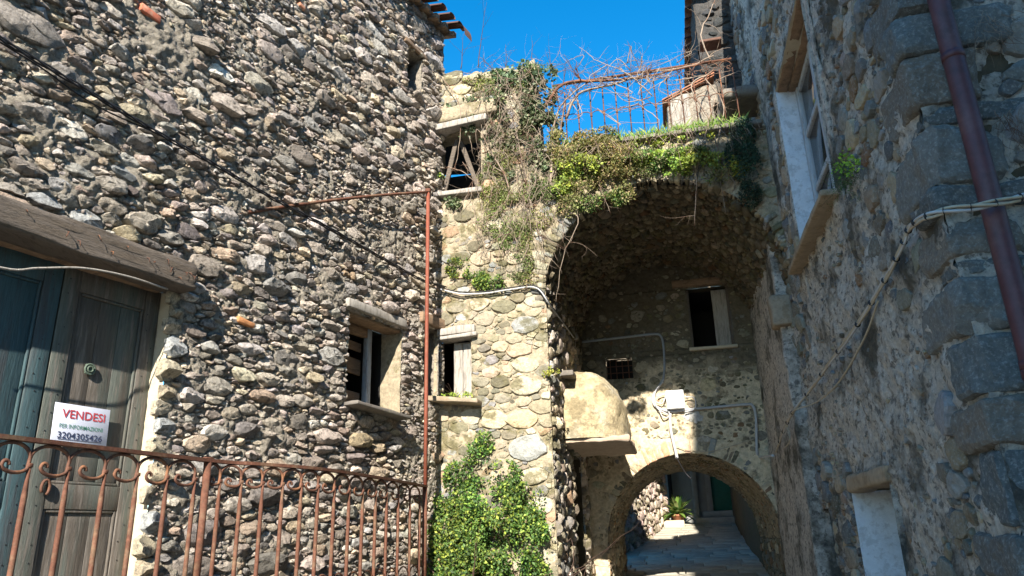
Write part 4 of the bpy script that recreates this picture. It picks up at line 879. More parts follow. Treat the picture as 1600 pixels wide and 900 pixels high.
# potted plant
pt = root('potted_plant', W(-.02, 19.75, .25), 'leafy green plant in a terracotta pot on the parapet', 'plant')
t = np.linspace(0, 2*PI, 17)[:-1]; prof = [(.0, 0), (.11, 0), (.15, .22), (.165, .22), (.165, .26), (.14, .26), (.0, .24)]
pc = W(-.03, 19.62, .22); Vp = np.concatenate([pc+(r*np.cos(t))[:, None]*A+(r*np.sin(t))[:, None]*B+z*Z for r, z in prof])
Fp = np.concatenate([np.stack([k*16+np.arange(16), k*16+(np.arange(16)+1) % 16, (k+1)*16+(np.arange(16)+1) % 16, (k+1)*16+np.arange(16)], 1) for k in range(6)])
mk('pot', Vp, [Fp], M['tile'], pt)

# ================================================================ foliage helpers
def leaves(Pn, Nn, size, tints, aspect=.55, fold=.25, droop=.3):
    n = len(Pn); sz_ = size*rng.uniform(.6, 1.3, n)
    d = rng.normal(0, 1, (n, 3)); d = d+Nn*.8; d[:, 2] -= droop; d /= np.linalg.norm(d, axis=1)[:, None]
    u = np.cross(d, Nn+rng.normal(0, .5, (n, 3))); u /= np.linalg.norm(u, axis=1)[:, None]+1e-9; nn = np.cross(u, d)
    s = sz_[:, None]
    V = np.stack([Pn, Pn+d*s*.5+u*s*aspect*.5+nn*s*fold*.3, Pn+d*s, Pn+d*s*.5-u*s*aspect*.5+nn*s*fold*.3], 1)
    o = (np.arange(n)*4)[:, None]; F = np.concatenate([np.array([[0, 1, 2]])+o, np.array([[0, 2, 3]])+o])
    return V.reshape(-1, 3), [F], np.repeat(tints, 4, 0)
GREEN = [(.085, .165, .035, 4), (.115, .21, .045, 4), (.06, .13, .03, 3), (.22, .32, .07, 2), (.05, .09, .025, 2)]
YELL = [(.30, .38, .06, 4), (.40, .45, .08, 3), (.20, .28, .06, 3)]
OLIVE = [(.20, .22, .07, 4), (.25, .24, .10, 3), (.13, .16, .05, 3), (.32, .25, .14, 2)]
IVY = [(.09, .13, .06, 4), (.13, .17, .08, 3), (.24, .27, .17, 3), (.05, .08, .035, 2)]
BLUEG = [(.035, .085, .05, 4), (.05, .11, .06, 3), (.02, .05, .03, 3)]
def leaf_obj(name, parent, P_, N_, size, pal, **kw):
    V, F, T_ = leaves(P_, N_, size, np.clip(tints_for(len(P_), pal, .25)*(1+.55*fbm(P_, 3.1, 2, 5))[:, None]*(1+np.stack([.35*fbm(P_, 2.3, 2, 61), 0*P_[:, 0], -.1*np.abs(fbm(P_, 2.3, 2, 61))], 1)), .01, .7), **kw); return mk(name, V, F, M['leaf'], parent, tint=T_, smooth=False)
def cloud(fn, blobs, n, thick=.12, ns=3.5, thr=-.1, seed=0, depth_pow=1.6):
    """points scattered over ellipses (u, v, ru, rv, thickness) standing proud of a wall fn"""
    out = []; tot = sum(b[2]*b[3] for b in blobs)
    for (u, v, ru, rv, tk) in blobs:
        k = int(n*ru*rv/tot*1.6); r = np.sqrt(rng.random(k)); a = rng.uniform(0, 2*PI, k); uu_ = u+ru*r*np.cos(a); vv_ = v+rv*r*np.sin(a)
        w_ = tk*np.sqrt(np.maximum(0, 1-r**2))*(1-rng.random(k)**depth_pow*.8)+rng.normal(0, .012, k)
        q_ = np.stack([uu_, vv_, w_], -1); keep = fbm(q_, ns, 2, seed) > thr+rng.normal(0, .12, k)
        out.append(fn(uu_[keep], vv_[keep], w_[keep]))
    return np.concatenate(out)
def branch(p, d, ln, r, wig=.35, droop=0., kids=0, depth=0, seg=.05, out=None, grav=np.array([0, 0, -1.])):
    out = [] if out is None else out; p = np.array(p, float); d = np.array(d, float); d /= np.linalg.norm(d); pts = [p.copy()]; n = max(3, int(ln/seg))
    for i in range(n):
        d = d+rng.normal(0, wig*.35, 3)+grav*droop*.1; d /= np.linalg.norm(d); p = p+d*ln/n; pts.append(p.copy())
    pts = np.array(pts); rad = r*(1-.75*np.linspace(0, 1, len(pts))); out.append((pts, rad))
    for _ in range(kids):
        i = rng.integers(1, len(pts)-1); dd_ = pts[i]-pts[i-1]; dd_ /= np.linalg.norm(dd_)
        branch(pts[i], dd_+rng.normal(0, .7, 3), ln*rng.uniform(.3, .6), rad[i]*.65, wig, droop, max(0, kids-2), depth+1, seg, out, grav)
    return out
def tubes(name, brs, material, parent, k=4, kind=None):
    mb = MB()
    for pts, rad in brs: V, F = tube(pts, rad, k); mb.add(V, F)
    o = mb.build(name, material, parent)
    if kind: o['kind'] = kind
    return o

# far potted plant foliage: long leaves
mb = MB()
for i in range(120):
    a_ = rng.uniform(0, 2*PI); el_ = rng.uniform(.1, 1.4); ln = rng.uniform(.35, .85); d_ = A*math.cos(a_)*math.cos(el_)+B*math.sin(a_)*math.cos(el_)*.6+Z*math.sin(el_)
    p_ = pc+Z*.25; t_ = np.linspace(0, 1, 6)[:, None]; cpts = p_+d_*ln*t_-Z*(.35*ln*t_**2); sd = np.cross(d_, Z); sd /= np.linalg.norm(sd); wd = (.05*np.sin(PI*np.clip(t_, .03, .97)))
    V = np.concatenate([cpts-sd*wd, cpts+sd*wd]); j = np.arange(5); F = np.stack([j, j+1, j+7, j+6], 1); mb.add(V, [F], tints_for(1, [(.16, .26, .05, 2), (.08, .16, .04, 2), (.35, .38, .14, 1)])[0])
mb.build('foliage', M['leaf'], pt, tint=True)

# shrub beside the ruin, climbing
sh = root('leafy_shrub', W(-1.9, BM-.3, -1.3), 'dense bright green shrub climbing the cream stone ruin', 'shrub')
bl = []
for px, py, ru, rv, tk in ((735, 705, .13, .12, .14), (720, 745, .22, .2, .22), (770, 745, .3, .2, .25), (760, 800, .5, .35, .38), (720, 840, .42, .4, .38), (790, 850, .5, .4, .40), (740, 890, .6, .4, .42), (810, 790, .28, .25, .25), (700, 780, .2, .25, .2), (815, 905, .28, .26, .3), (800, 770, .16, .15, .2), (845, 835, .12, .1, .12), (752, 690, .1, .14, .12), (730, 960, .65, .5, .45)):
    a_, z_ = hb(px, py, BM-.15); bl.append((a_, z_, ru, rv, tk))
fSh = planar(B*(BM-.03), A, -B)
Pc = cloud(fSh, bl, 27000, ns=5.5, thr=.0, seed=3); Nc = np.tile(-B*.8+Z*.5, (len(Pc), 1))
leaf_obj('crown', sh, Pc, Nc, .037, GREEN+YELL[:1]+[(.24, .20, .10, .8)], aspect=.6)
for i in range(14):
    br = branch(W(-1.9+rng.uniform(-.2, .2), BM-.08, -1.3), Z+A*rng.uniform(-.35, .35)-B*.1, rng.uniform(1.3, 2.1), .012, kids=2)
    tubes('branch', br, M['twigd'], sh)

# ivy mass over the ruin top and hanging growth
iv = root('ivy', W(-1.5, BM-.1, 3), 'grey green ivy draped over the top of the cream ruin', 'ivy')
bl = []
for px, py, ru, rv, tk in ((790, 150, .42, .28, .12), (740, 165, .2, .18, .1), (830, 180, .26, .4, .14), (760, 200, .35, .14, .09), (850, 240, .22, .35, .13), (820, 270, .3, .22, .1), (700, 320, .2, .12, .07), (712, 345, .12, .12, .05), (845, 150, .2, .3, .12), (705, 180, .1, .2, .05)):
    a_, z_ = hb(px, py, BM-.05); bl.append((a_, z_, ru, rv, tk))
bl += [(*hb(x_, y_, BM-.05), ru_, rv_, .12) for x_, y_, ru_, rv_ in ((845, 115, .2, .14), (820, 105, .25, .08), (770, 130, .3, .2), (800, 200, .4, .3), (840, 210, .25, .4), (860, 190, .2, .35), (730, 190, .2, .2), (790, 240, .3, .2))]
Pc = cloud(fM, bl, 12000, ns=6, thr=.14, seed=8); leaf_obj('foliage', iv, Pc, np.tile(-B+Z*.2, (len(Pc), 1)), .05, IVY, aspect=.8)
dr_ = root('dry_creeper', W(-1.5, BM-.12, 2.5), 'brown and olive dry creeper trailing down the ruin beside the big arch', 'creeper')
bl = []
for px, py, ru, rv, tk in ((790, 130, .45, .12, .14), (800, 290, .42, .3, .12), (770, 330, .25, .3, .1), (830, 330, .3, .25, .12), (810, 390, .2, .4, .08), (860, 300, .2, .2, .12), (790, 250, .3, .2, .1)):
    a_, z_ = hb(px, py, BM-.05); bl.append((a_, z_, ru, rv, tk))
bl += [(*hb(x_, y_, BM-.05), ru_, rv_, .12) for x_, y_, ru_, rv_ in ((760, 120, .35, .1), (830, 110, .3, .1), (800, 340, .3, .4), (850, 290, .3, .3), (780, 280, .3, .25), (820, 420, .15, .3))]
Pc = cloud(fM, bl, 17000, ns=7, thr=.02, seed=18); leaf_obj('foliage', dr_, Pc, np.tile(-B+Z*.1, (len(Pc), 1)), .03, OLIVE+YELL[2:], aspect=.4, droop=.8)
brs = []
for i in range(270):
    a_ = min(rng.normal(-1.5, .33), -1.0); z_ = rng.uniform(3.2, 5.6); brs += branch(W(a_, BM-.08-rng.random()*.08, z_), -Z+A*rng.normal(0, .5)-B*.15, rng.uniform(.2, .8), .0036, wig=.75, droop=.45, kids=2)
tubes('trailing_stems', brs, M['twig'], dr_, kind='stuff')
for px0, py0, ln, r_ in ((862, 300, 2.0, .022), (832, 330, 1.9, .014), (795, 300, 1.6, .012)):
    a_, z_ = hb(px0, py0, BM-.1); tubes('stem', branch(W(a_, BM-.10, z_), Z+A*.02, ln*.72, r_, wig=.2, kids=3), M['twig'], dr_)

# terrace growth hanging over the arch
tg = root('terrace_shrubbery', W(.1, BM, 4.4), 'olive and yellow green growth spilling over the top of the big arch', 'shrubbery')
bl = []; by = []; bo = []
for px, py, ru, rv, tk in ((895, 250, .28, .28, .26), (940, 240, .28, .26, .24), (985, 250, .3, .22, .24), (910, 225, .2, .14, .22), (900, 290, .25, .14, .18), (950, 275, .22, .14, .18)): bo.append((*hb(px, py, BM-.1), ru, rv, tk))
for px, py, ru, rv, tk in ((900, 262, .2, .12, .28), (930, 262, .16, .10, .28), (1040, 245, .3, .07, .16), (1090, 255, .3, .09, .2), (1130, 260, .18, .13, .2), (1010, 218, .25, .05, .1), (1060, 215, .3, .05, .1), (880, 290, .12, .14, .2)): by.append((*hb(px, py, BM-.1), ru, rv, tk))
for px, py, ru, rv, tk in ((1000, 252, .4, .14, .2), (1060, 240, .4, .07, .16), (960, 300, .15, .16, .1), (920, 310, .2, .15, .14)): bl.append((*hb(px, py, BM-.1), ru, rv, tk))
fT = planar(B*(BM-.02), A, -B)
bo += [(*hb(x_, y_, BM-.1), ru_, rv_, .2) for x_, y_, ru_, rv_ in ((870, 225, .15, .2), (1010, 262, .2, .1), (975, 300, .12, .12), (890, 320, .16, .14), (1120, 275, .15, .12), (930, 210, .3, .08))]
Pc = cloud(fT, bo, 13000, ns=5, thr=-.05, seed=28); leaf_obj('olive_foliage', tg, Pc, np.tile(-B+Z*.6, (len(Pc), 1)), .036, OLIVE, aspect=.45)
by = [(u_, v_, ru_*1.5, rv_*1.35, tk_) for u_, v_, ru_, rv_, tk_ in by]
Pc = cloud(fT, by, 10500, ns=9, thr=.12, seed=29); leaf_obj('yellow_foliage', tg, Pc, np.tile(-B+Z*.6, (len(Pc), 1)), .034, YELL+GREEN[3:4], aspect=.7)
Pc = cloud(fT, bl, 8000, ns=6, thr=.0, seed=30); leaf_obj('green_foliage', tg, Pc, np.tile(-B+Z*.5, (len(Pc), 1)), .034, GREEN+OLIVE, aspect=.5)
brs = []
for i in range(120):
    a_ = rng.uniform(-1.1, 1.3); brs += branch(W(a_, BM-.12-rng.random()*.1, 4.35+rng.normal(0, .06)), -Z*.6-B*.6+A*rng.normal(0, .6), rng.uniform(.15, .5), .0035, wig=.5, droop=1.4, kids=1)
tubes('hanging_stalks', brs, M['twig'], tg, k=3, kind='stuff')
# grass along the terrace edge
gr = MB(); n = 5200
for i in range(n):
    a_ = rng.uniform(-1.0, 1.2); b_ = BM+rng.uniform(-.14, .3); h_ = rng.uniform(.04, .17); p = W(a_, b_, 4.38); d_ = rng.normal(0, .35, 3)*np.array([1, 1, 0]); sd = np.array([math.cos(i), math.sin(i), 0])*.004
    V = np.array([p-sd, p+sd, p+Z*h_*.6+d_*h_*.4+sd*.6, p+Z*h_+d_*h_]); gr.add(V, [np.array([[0, 1, 2], [0, 2, 3]])], tints_for(1, [(.16, .28, .05, 3), (.28, .36, .08, 2)])[0])
tag(gr.build('grass', M['leaf'], None, tint=True), 'green grass fringe growing on the terrace edge above the arch', 'grass', kind='stuff')
# dark blue-green ivy on the shaded right
di = root('shaded_ivy', W(1.3, 8.2, 4), 'dark green ivy clump in shade between arch and right house', 'ivy')
bl = [(*hb(1160, 215, BM), .14, .22, .25), (*hb(1165, 260, BM), .17, .28, .28), (*hb(1172, 305, BM), .12, .18, .2), (*hb(1150, 245, BM), .14, .2, .2)]
Pc = cloud(fM, bl, 5000, ns=4, thr=-.25, seed=38); leaf_obj('foliage', di, Pc, np.tile(-B+Z*.2, (len(Pc), 1)), .03, BLUEG, aspect=.4, droop=.6)

# small tufts on walls
WP = 'small plants rooted in the ruin wall'
def tuft(name, label, px, py, ru, rv, tk, n, pal, fn, hitf, size=.03, cat='plant', **kw):
    u_, v_ = hitf(px, py); r_ = root(name, fn(np.array(u_), np.array(v_), np.array(.0)), label, cat, WP)
    Pc = cloud(fn, [(u_, v_, ru, rv, tk)]+[(u_+rng.normal(0, ru*.7), v_+rng.normal(0, rv*.6), ru*.5, rv*.5, tk) for _ in range(4)], int(n*1.1), ns=13, thr=.05, seed=int(px)); Nv = fn(np.array(u_), np.array(v_), np.array(1.))-fn(np.array(u_), np.array(v_), np.array(0.))
    leaf_obj('leaves', r_, Pc, np.tile(Nv+Z*.5, (len(Pc), 1)), size, pal, **kw)
    c0 = fn(np.array(u_), np.array(v_-rv*.3), np.array(0.)); brs = []
    for i in range(8): brs += branch(c0, Nv*.8+Z*rng.uniform(.2, 1)+rng.normal(0, .5, 3), max(ru, rv)*1.0, .003)
    tubes('stems', brs, M['twigd'], r_, k=3, kind='stuff'); return r_
hm = lambda x, y: hb(x, y, BM)
tuft('wall_plant', 'small bright green tuft above the cable on the ruin, left of two', 712, 418, .12, .12, .1, 900, GREEN+YELL, fM, hm)
tuft('wall_plant', 'wider green tuft sitting on the cable across the ruin', 762, 443, .19, .10, .1, 1100, GREEN+YELL, fM, hm)
tuft('wall_plant', 'yellow green weeds growing on the small window sill of the ruin', 712, 620, .2, .035, .14, 450, YELL, fM, hm, .025)
tuft('wall_plant', 'green weeds at the corner under the broken top opening', 678, 283, .10, .07, .1, 450, YELL+GREEN, fM, hm)
tuft('wall_plant', 'small yellow sprig growing on the ledge above the oven', 863, 582, .09, .04, .16, 200, YELL, fM, hm)
fRw = fR
hr_ = lambda x, y: ha(x, y, AR)
fern = root('fern', W(AR, 5.2, 2.9), 'feathery green fern with one bright yellow sprig by the upper right window', 'fern')
brs = []; fp = []
for i in range(46):
    b_, z_ = ha(1340+rng.uniform(-14, 12), 262+rng.uniform(-20, 30), AR); p_ = W(AR-.03, b_, z_)
    br = branch(p_, -A*.7-B*.4+Z*rng.uniform(-1.2, .5)+rng.normal(0, .3, 3), rng.uniform(.12, .26), .0015, wig=.25, droop=.5, seg=.02); brs += br
    for pts, _ in br:
        for k_ in range(1, len(pts)):
            for _q in range(4): fp.append(pts[k_]+rng.normal(0, .012, 3))
fp = np.array(fp); leaf_obj('fronds', fern, fp, np.tile(-B-A, (len(fp), 1)), .017, [(.07, .15, .04, 3), (.10, .20, .05, 3), (.05, .10, .03, 2)], aspect=.2)
tubes('stems', brs, M['twigd'], fern, k=3, kind='stuff')
fp = []
for px, py in ((1322, 248), (1312, 258), (1330, 256), (1318, 242), (1335, 250), (1306, 262), (1325, 270), (1340, 262)):
    b_, z_ = ha(px, py, AR-.17); fp += [W(AR-.17, b_, z_)+rng.normal(0, .018, 3) for _ in range(16)]
fp = np.array(fp); leaf_obj('bright_sprig', fern, fp, np.tile(-B-A, (len(fp), 1)), .026, [(.38, .55, .06, 3), (.28, .46, .05, 2)], aspect=.6)['kind'] = 'stuff'
# dry hanging roots on the front of the right house
for j, (px, py, n_, lb) in enumerate(((1545, 60, 40, 'tangle of pale dry roots high on the right front wall'), (1585, 215, 44, 'tangle of dry grey roots beside the downpipe at the frame edge'))):
    a_, z_ = hb(px, py, BC); rt_ = root('dry_roots', W(a_, BC-.05, z_), lb, 'roots', 'dry root tangles on the right house'); brs = []
    for i in range(n_): brs += branch(W(a_+rng.normal(0, .05), BC-.03-rng.random()*.03, z_+rng.uniform(-.05, .14)), -Z*.8-B*.15+A*rng.normal(0, .5), rng.uniform(.1, .3), .0018, wig=.7, droop=.7, kids=1, seg=.02)
    tubes('root_strands', brs, M['twig'], rt_, k=3, kind='stuff')

# bare vines over the terrace railing
bv = root('bare_vine', W(.2, BM-.05, 4.5), 'leafless pinkish vine tangled along the rusty terrace railing', 'vine')
def vpath(pts, r, nm='stem', kids=6, ln=.35, seg=6, mtl='twig', dep=.08):
    P_ = smoothpath([W(*(lambda q: (q[0], BM-dep-.05*math.sin(i*1.7), q[1]))(hb(x, y, BM-dep))) for i, (x, y) in enumerate(pts)], seg); P_ = P_+rng.normal(0, .004, P_.shape)
    rad = r*(1-.6*np.linspace(0, 1, len(P_))); brs = [(P_, rad)]
    for _ in range(kids):
        i = rng.integers(1, len(P_)-1); brs += branch(P_[i], rng.normal(0, 1, 3)+Z*.3, rng.uniform(.4, 1)*ln, rad[i]*.45, wig=.45, kids=2)
    tubes(nm, brs, M[mtl], bv, k=5)
vpath([(850, 170), (880, 135), (940, 125), (1000, 118), (1060, 110), (1110, 98)], .022, mtl='rustd', kids=10)
vpath([(885, 185), (905, 150), (960, 130), (1010, 112), (1075, 105), (1115, 90)], .017, kids=14)
vpath([(1110, 96), (1095, 60), (1108, 20), (1120, -10)], .011, kids=7, ln=.5)
vpath([(860, 210), (880, 165), (915, 130), (935, 120)], .012, kids=6)
vpath([(1020, 150), (980, 118), (935, 95), (905, 70)], .007, kids=5)
vpath([(1115, 110), (1080, 140), (1110, 190), (1125, 240), (1150, 290)], .010, kids=10, ln=.5)
vpath([(1120, 150), (1105, 200), (1090, 260), (1085, 350)], .008, kids=8, ln=.4)
vpath([(1100, 120), (1130, 170), (1120, 240), (1135, 330)], .008, kids=8, ln=.4)
vpath([(880, 330), (905, 345), (880, 400), (868, 470)], .006, kids=4, ln=.25)
vpath([(925, 270), (940, 300), (955, 335)], .005, kids=10, ln=.18)
vpath([(700, 260), (730, 275), (755, 300)], .007, kids=6, ln=.25); vpath([(690, 120), (720, 170), (715, 240), (700, 275)], .006, kids=6, ln=.3)
for i in range(34):
    x = min(rng.uniform(870, 1240), 1000+rng.uniform(0, 125)) if i % 2 else rng.uniform(870, 1125); y = rng.uniform(95, 170); vpath([(x, y), (x+rng.uniform(-40, 40), y+rng.uniform(-25, 35)), (x+rng.uniform(-70, 70), y+rng.uniform(-20, 60))], .006, kids=5, ln=.3, nm='twig')
brs = []
for x, y, ty in ((748, 105, 20), (830, 112, 55), (905, 120, 85), (790, 110, 70), (930, 125, 100), (880, 130, 95), (770, 108, 85), (860, 118, 70), (950, 120, 90), (1000, 110, 70), (1070, 95, 60), (845, 115, 90), (720, 108, 55)):
    a_, z_ = hb(x, y, BM); a2, z2 = hb(x+rng.uniform(-25, 15), ty, BM); brs += branch(W(a_, BM, z_), W(a2, BM, z2)-W(a_, BM, z_)+rng.normal(0, .03, 3), abs(z2-z_)*1.05, .006, wig=.2, kids=4)
tubes('upright_shoots', brs, M['twigd'], bv, k=4, kind='stuff')
brs = []
for i in range(70):
    a_, z_ = hb(rng.uniform(690, 1130), rng.uniform(98, 125), BM); brs += branch(W(a_, BM+rng.uniform(-.1, .15), z_), Z*rng.uniform(-.2, .9)+A*rng.normal(0, 1)-B*rng.normal(0, .3), rng.uniform(.2, .6), .0035, wig=.5, kids=2)
tubes('fine_twigs', brs, M['twig'], bv, k=3, kind='stuff')

# ================================================================ IRON RAILING (near)
H = .53
rx = [-260, 0, 330, 400, 500, 600, 665]; ry = [652, 682, 720, 725, 733, 748, 760]
rail3 = np.array([hitz(x, y, H) for x, y in zip(rx, ry)])
railp = smoothpath(rail3, 8)
cum = np.concatenate([[0], np.cumsum(np.linalg.norm(np.diff(railp, axis=0), axis=1))])
def rpt(s): return np.array([np.interp(s, cum, railp[:, i]) for i in range(3)])
pxr = 800+FPX*(railp@RT)/(railp@FW)
def s_of(px): return float(np.interp(px, pxr, cum))
rl_ = root('iron_railing', rpt(s_of(300))-Z*(H+.42), 'long rusty wrought iron railing with scrolls in front of the green door', 'railing')
def flatbar(pts, hw, hh):
    P_ = np.asarray(pts); T = np.gradient(P_, axis=0); T[:, 2] = 0; T /= np.linalg.norm(T, axis=1)[:, None]; sdv = np.cross(T, Z)
    V = np.concatenate([P_-sdv*hw-Z*hh, P_+sdv*hw-Z*hh, P_+sdv*hw+Z*hh, P_-sdv*hw+Z*hh]); n = len(P_); i = np.arange(n-1); F = []
    for k_ in range(4): F.append(np.stack([k_*n+i, k_*n+i+1, ((k_+1) % 4)*n+i+1, ((k_+1) % 4)*n+i], 1))
    caps = np.array([[0, n, 2*n, 3*n], [n-1, 4*n-1, 3*n-1, 2*n-1]]); return V, [np.concatenate(F+[caps])]
V, F = flatbar(railp, .024, .0105); mk('handrail', V, F, M['rust'], rl_, smooth=False)
V, F = flatbar(railp-Z*(H+.36), .014, .006); mk('bottom_rail', V, F, M['rust'], rl_, smooth=False)
bx = [-235, -175, -118, -62, -5, 53, 113, 169, 219, 265, 308, 347, 380, 413, 444, 473, 499, 524, 547, 568, 588, 605, 623, 641, 656]
bsv = [s_of(x) for x in bx]
postS = [s_of(325), s_of(664)]
for i, s_ in enumerate(bsv):
    p_ = rpt(s_); tan = rpt(s_+.01)-rpt(s_-.01); tan[2] = 0; tan /= np.linalg.norm(tan); zt = H-.125; lean = 0
    nz2 = 12; zs_ = np.linspace(zt, -.36, nz2); wv = np.where(zs_ > zt-.12, .0065, .0095)
    V, F = tube([W(0, 0, 0)+p_*np.array([1, 1, 0])+Z*z+tan*lean*math.sin(k_) for k_, z in enumerate(zs_)], wv*1.5, 8); mk('baluster', V, F, M['rust'], rl_)
    base = p_*np.array([1, 1, 0])
    sp0 = (s_-bsv[i-1]) if i else .3
    if i and not (bsv[i-1] < postS[0] < s_): left = bsv[i-1]
    else: left = max(s_-.85*sp0, postS[0] if s_ > postS[0] else s_-.85*sp0)
    pl_ = rpt(left)*np.array([1, 1, 0]); dl_ = base-pl_; sp1 = np.linalg.norm(dl_); dlu = dl_/sp1; Rr0 = sp1/2
    pts = []
    for q_ in np.linspace(PI, 0, 14): pts.append(pl_+dlu*(Rr0+Rr0*math.cos(q_)-.004)+Z*(H-.012-.075+.068*math.sin(q_)))
    rr1 = min(.075, sp1*.36)
    zc_ = H-.125
    for q_ in np.linspace(0, -PI*.98, 12)[1:]: pts.append(base+dlu*(-.006-rr1+rr1*math.cos(q_))+Z*(zc_-.0+.5*rr1*math.sin(q_)))
    c2 = base+dlu*(-.006-2*rr1+.02)
    for q_ in np.linspace(PI, -.3, 8)[1:]: pts.append(c2+dlu*(.014*math.cos(q_)*1.2)+Z*(zc_+.004+.016*math.sin(q_)))
    V, F = flatbar_t = tube(np.array(pts), .0095, 6); sc_ = mk('scroll', V, F, M['rustd'], rl_)
    V, F = rbox(base+Z*(zt+.004), tan*.013, np.cross(tan, Z)*.013, Z*.011, n=(1, 1, 1), rnd=.006, amp=0); mk('collar', V, F, M['rust'], rl_)
    if i:
        pts = [pl_+dlu*(Rr0+Rr0*.92*math.cos(q_))+Z*(-.30+.10*math.sin(q_)) for q_ in np.linspace(PI, 0, 12)]; V, F = tube(np.array(pts), .007, 5); mk('hoop', V, F, M['rustd'], rl_)
for k_, s_ in enumerate(postS):
    base = rpt(s_)*np.array([1, 1, 0]); V, F = tube([base+Z*(H-.008), base-Z*.42], .024 if k_ == 0 else .025, 10); mk('post', V, F, M['rust'], rl_)
V, F = rbox(rpt(postS[0])+Z*.012, D*.03, N*.02, Z*.008, n=(2, 2, 1), rnd=.004, amp=.004); mk('rail_joint', V, F, M['rust'], rl_)
# tall post with arm
pb = rpt(s_of(664.5)); pt3 = pb*np.array([1, 1, 0]); ztop = 0
zz = np.linspace(.5, 6, 2000); P_ = pt3[None]+zz[:, None]*Z; yy = 450-FPX*(P_@UP)/(P_@FW); ztop = float(zz[np.argmin(abs(yy-300))])
tp = root('iron_post', pb, 'tall thin red brown iron post with a long arm reaching the rubble wall', 'post')
V, F = tube([pt3+Z*(H+.008), pt3+Z*1.5, pt3+Z*2.4, pt3+Z*ztop], .021, 8); mk('upright', V, F, M['rustred'], tp)
wp = hL(337, 340, -.02); tj = np.linspace(0, 1, 12)[:, None]; arm = (pt3+Z*(ztop+.0))*(1-tj)+wp*tj; arm[:, 2] += .035*np.sin(tj[:, 0]*PI)
V, F = tube(arm, .016, 6); mk('arm', V, F, M['rust'], tp)
V, F = rbox(pt3+Z*(ztop+.015), A*.035, B*.03, Z*.03, n=(3, 3, 3), rnd=.02, amp=.006); mk('joint', V, F, M['rust'], tp)

# terracotta pipe piece at the sill of the broken opening
tc = root('clay_pipe', W(-2.6, BM-.2, 4.05), 'broken terracotta pipe end lying under the top opening of the ruin', 'pipe')
a_, z_ = hb(672, 297, BM-.15); V, F = tube([W(a_-.12, BM-.06, z_+.03), W(a_+.02, BM-.2, z_)], [.04, .06], 10); mk('pipe_piece', V, F, M['tile'], tc)

# ================================================================ TERRACE RAILING
tr = root('terrace_railing', W(0, BM, 4.45), 'rusty arched iron railing on the terrace above the big arch', 'railing')
zt_, zb_ = 5.36, 4.48; a0, a1 = -1.05, 1.12
mk('handrail', *tube([W(a0, BM+.02, zt_-.01), W(0, BM+.02, zt_), W(a1, BM+.02, zt_)], .016, 6)[:1], tube([W(a0, BM+.02, zt_-.01), W(0, BM+.02, zt_), W(a1, BM+.02, zt_)], .016, 6)[1], M['rustd'], tr)
nbal = 14; st = (a1-a0)/nbal
for i in range(nbal+1):
    a = a0+i*st
    V, F = tube([W(a, BM+.02, zb_-.05), W(a, BM+.02, (zt_+zb_)/2), W(a, BM+.02, zt_-.12)], .0085, 5); mk('baluster', V, F, M['rustd'], tr)
    V, F = rbox(W(a, BM+.02, 4.86), A*.014, B*.014, Z*.022, n=(1, 1, 1), rnd=.008, amp=0); mk('collar', V, F, M['rust'], tr)
    if i < nbal:
        V, F = tube([W(a+st/2-st/2*math.cos(q_), BM+.02, 4.86+.055*math.sin(q_)) for q_ in np.linspace(0, PI, 9)], .006, 5); mk('hoop', V, F, M['rustd'], tr)
        V, F = tube([W(a+st*.5-st*.45*math.cos(q_), BM+.02, zt_-.09+.075*math.sin(q_)) for q_ in np.linspace(0, PI, 9)], .0055, 5); mk('hoop', V, F, M['rustd'], tr)
        for sg_ in (-1, 1):
            c_ = a+st/2+sg_*st*.22; V, F = tube([W(c_+.022*math.cos(q_), BM+.02, zt_-.11+.022*math.sin(q_)) for q_ in np.linspace(0, 1.6*PI, 10)], .005, 4); mk('scroll', V, F, M['rustd'], tr)
# hut on the terrace
ht = root('terrace_hut', W(.6, 9.0, 4.4), 'small pale hut with a tiled roof and grey door on the terrace', 'hut')
q0, q1, q2 = hb(1046, 205, 8.6), hb(1046, 163, 8.6), hb(1112, 128, 8.6)
ha0, ha1, hz1 = q0[0], .93, q1[1]; rise = (q2[1]-q1[1])/(q2[0]-q1[0])
V, F = rbox(W((ha0+ha1)/2, 8.9, (4.4+hz1)/2), A*(ha1-ha0)/2, B*.28, Z*(hz1-4.4)/2, n=(8, 6, 8), rnd=.03, amp=.02, ns=5); mk('wall', V, F, M['mortar'], ht)
V, F = rbox(W((ha0+ha1)/2+.12, 8.9, hz1+.1), A*.24, B*.26, Z*.14, n=(8, 6, 8), rnd=.03, amp=.02, ns=5); mk('wall', V, F, M['mortar'], ht)
box_o('door', W(ha0+.17, 8.61, 5.0), A*.12, B*.015, Z*.42, M['woodg'], ht, n=(2, 1, 4), rnd=.004, amp=.003)
ey_ = A*(ha1-ha0+.1)/2+Z*rise*(ha1-ha0+.1)/2
V, F = rbox(W((ha0+ha1)/2, 8.9, hz1+.05+rise*(ha1-ha0)/2), ey_, B*.33, Z*.012, n=(4, 4, 1), rnd=.01, amp=.004); mk('roof', V, F, M['tile'], ht)
for i in range(5):
    b_ = 8.62+i*.145; Vt = []
    for k_ in (0, 1):
        c_ = W((ha0+ha1)/2, b_, hz1+.065+rise*(ha1-ha0)/2)+ey_*(2*k_-1)
        for rr0 in (.07, .058): Vt += [c_+B*rr0*math.cos(q_)+Z*rr0*.6*math.sin(q_) for q_ in np.linspace(0, PI, 9)]
    n_ = 9; i_ = np.arange(n_-1)
    Fq = np.concatenate([np.stack([i_, i_+1, i_+1+2*n_, i_+2*n_], 1), np.stack([i_+n_, i_+1+n_, i_+1+3*n_, i_+3*n_], 1), np.stack([i_, i_+1, i_+1+n_, i_+n_], 1)])
    mk('tile', np.array(Vt), [Fq], M['tile'], ht)

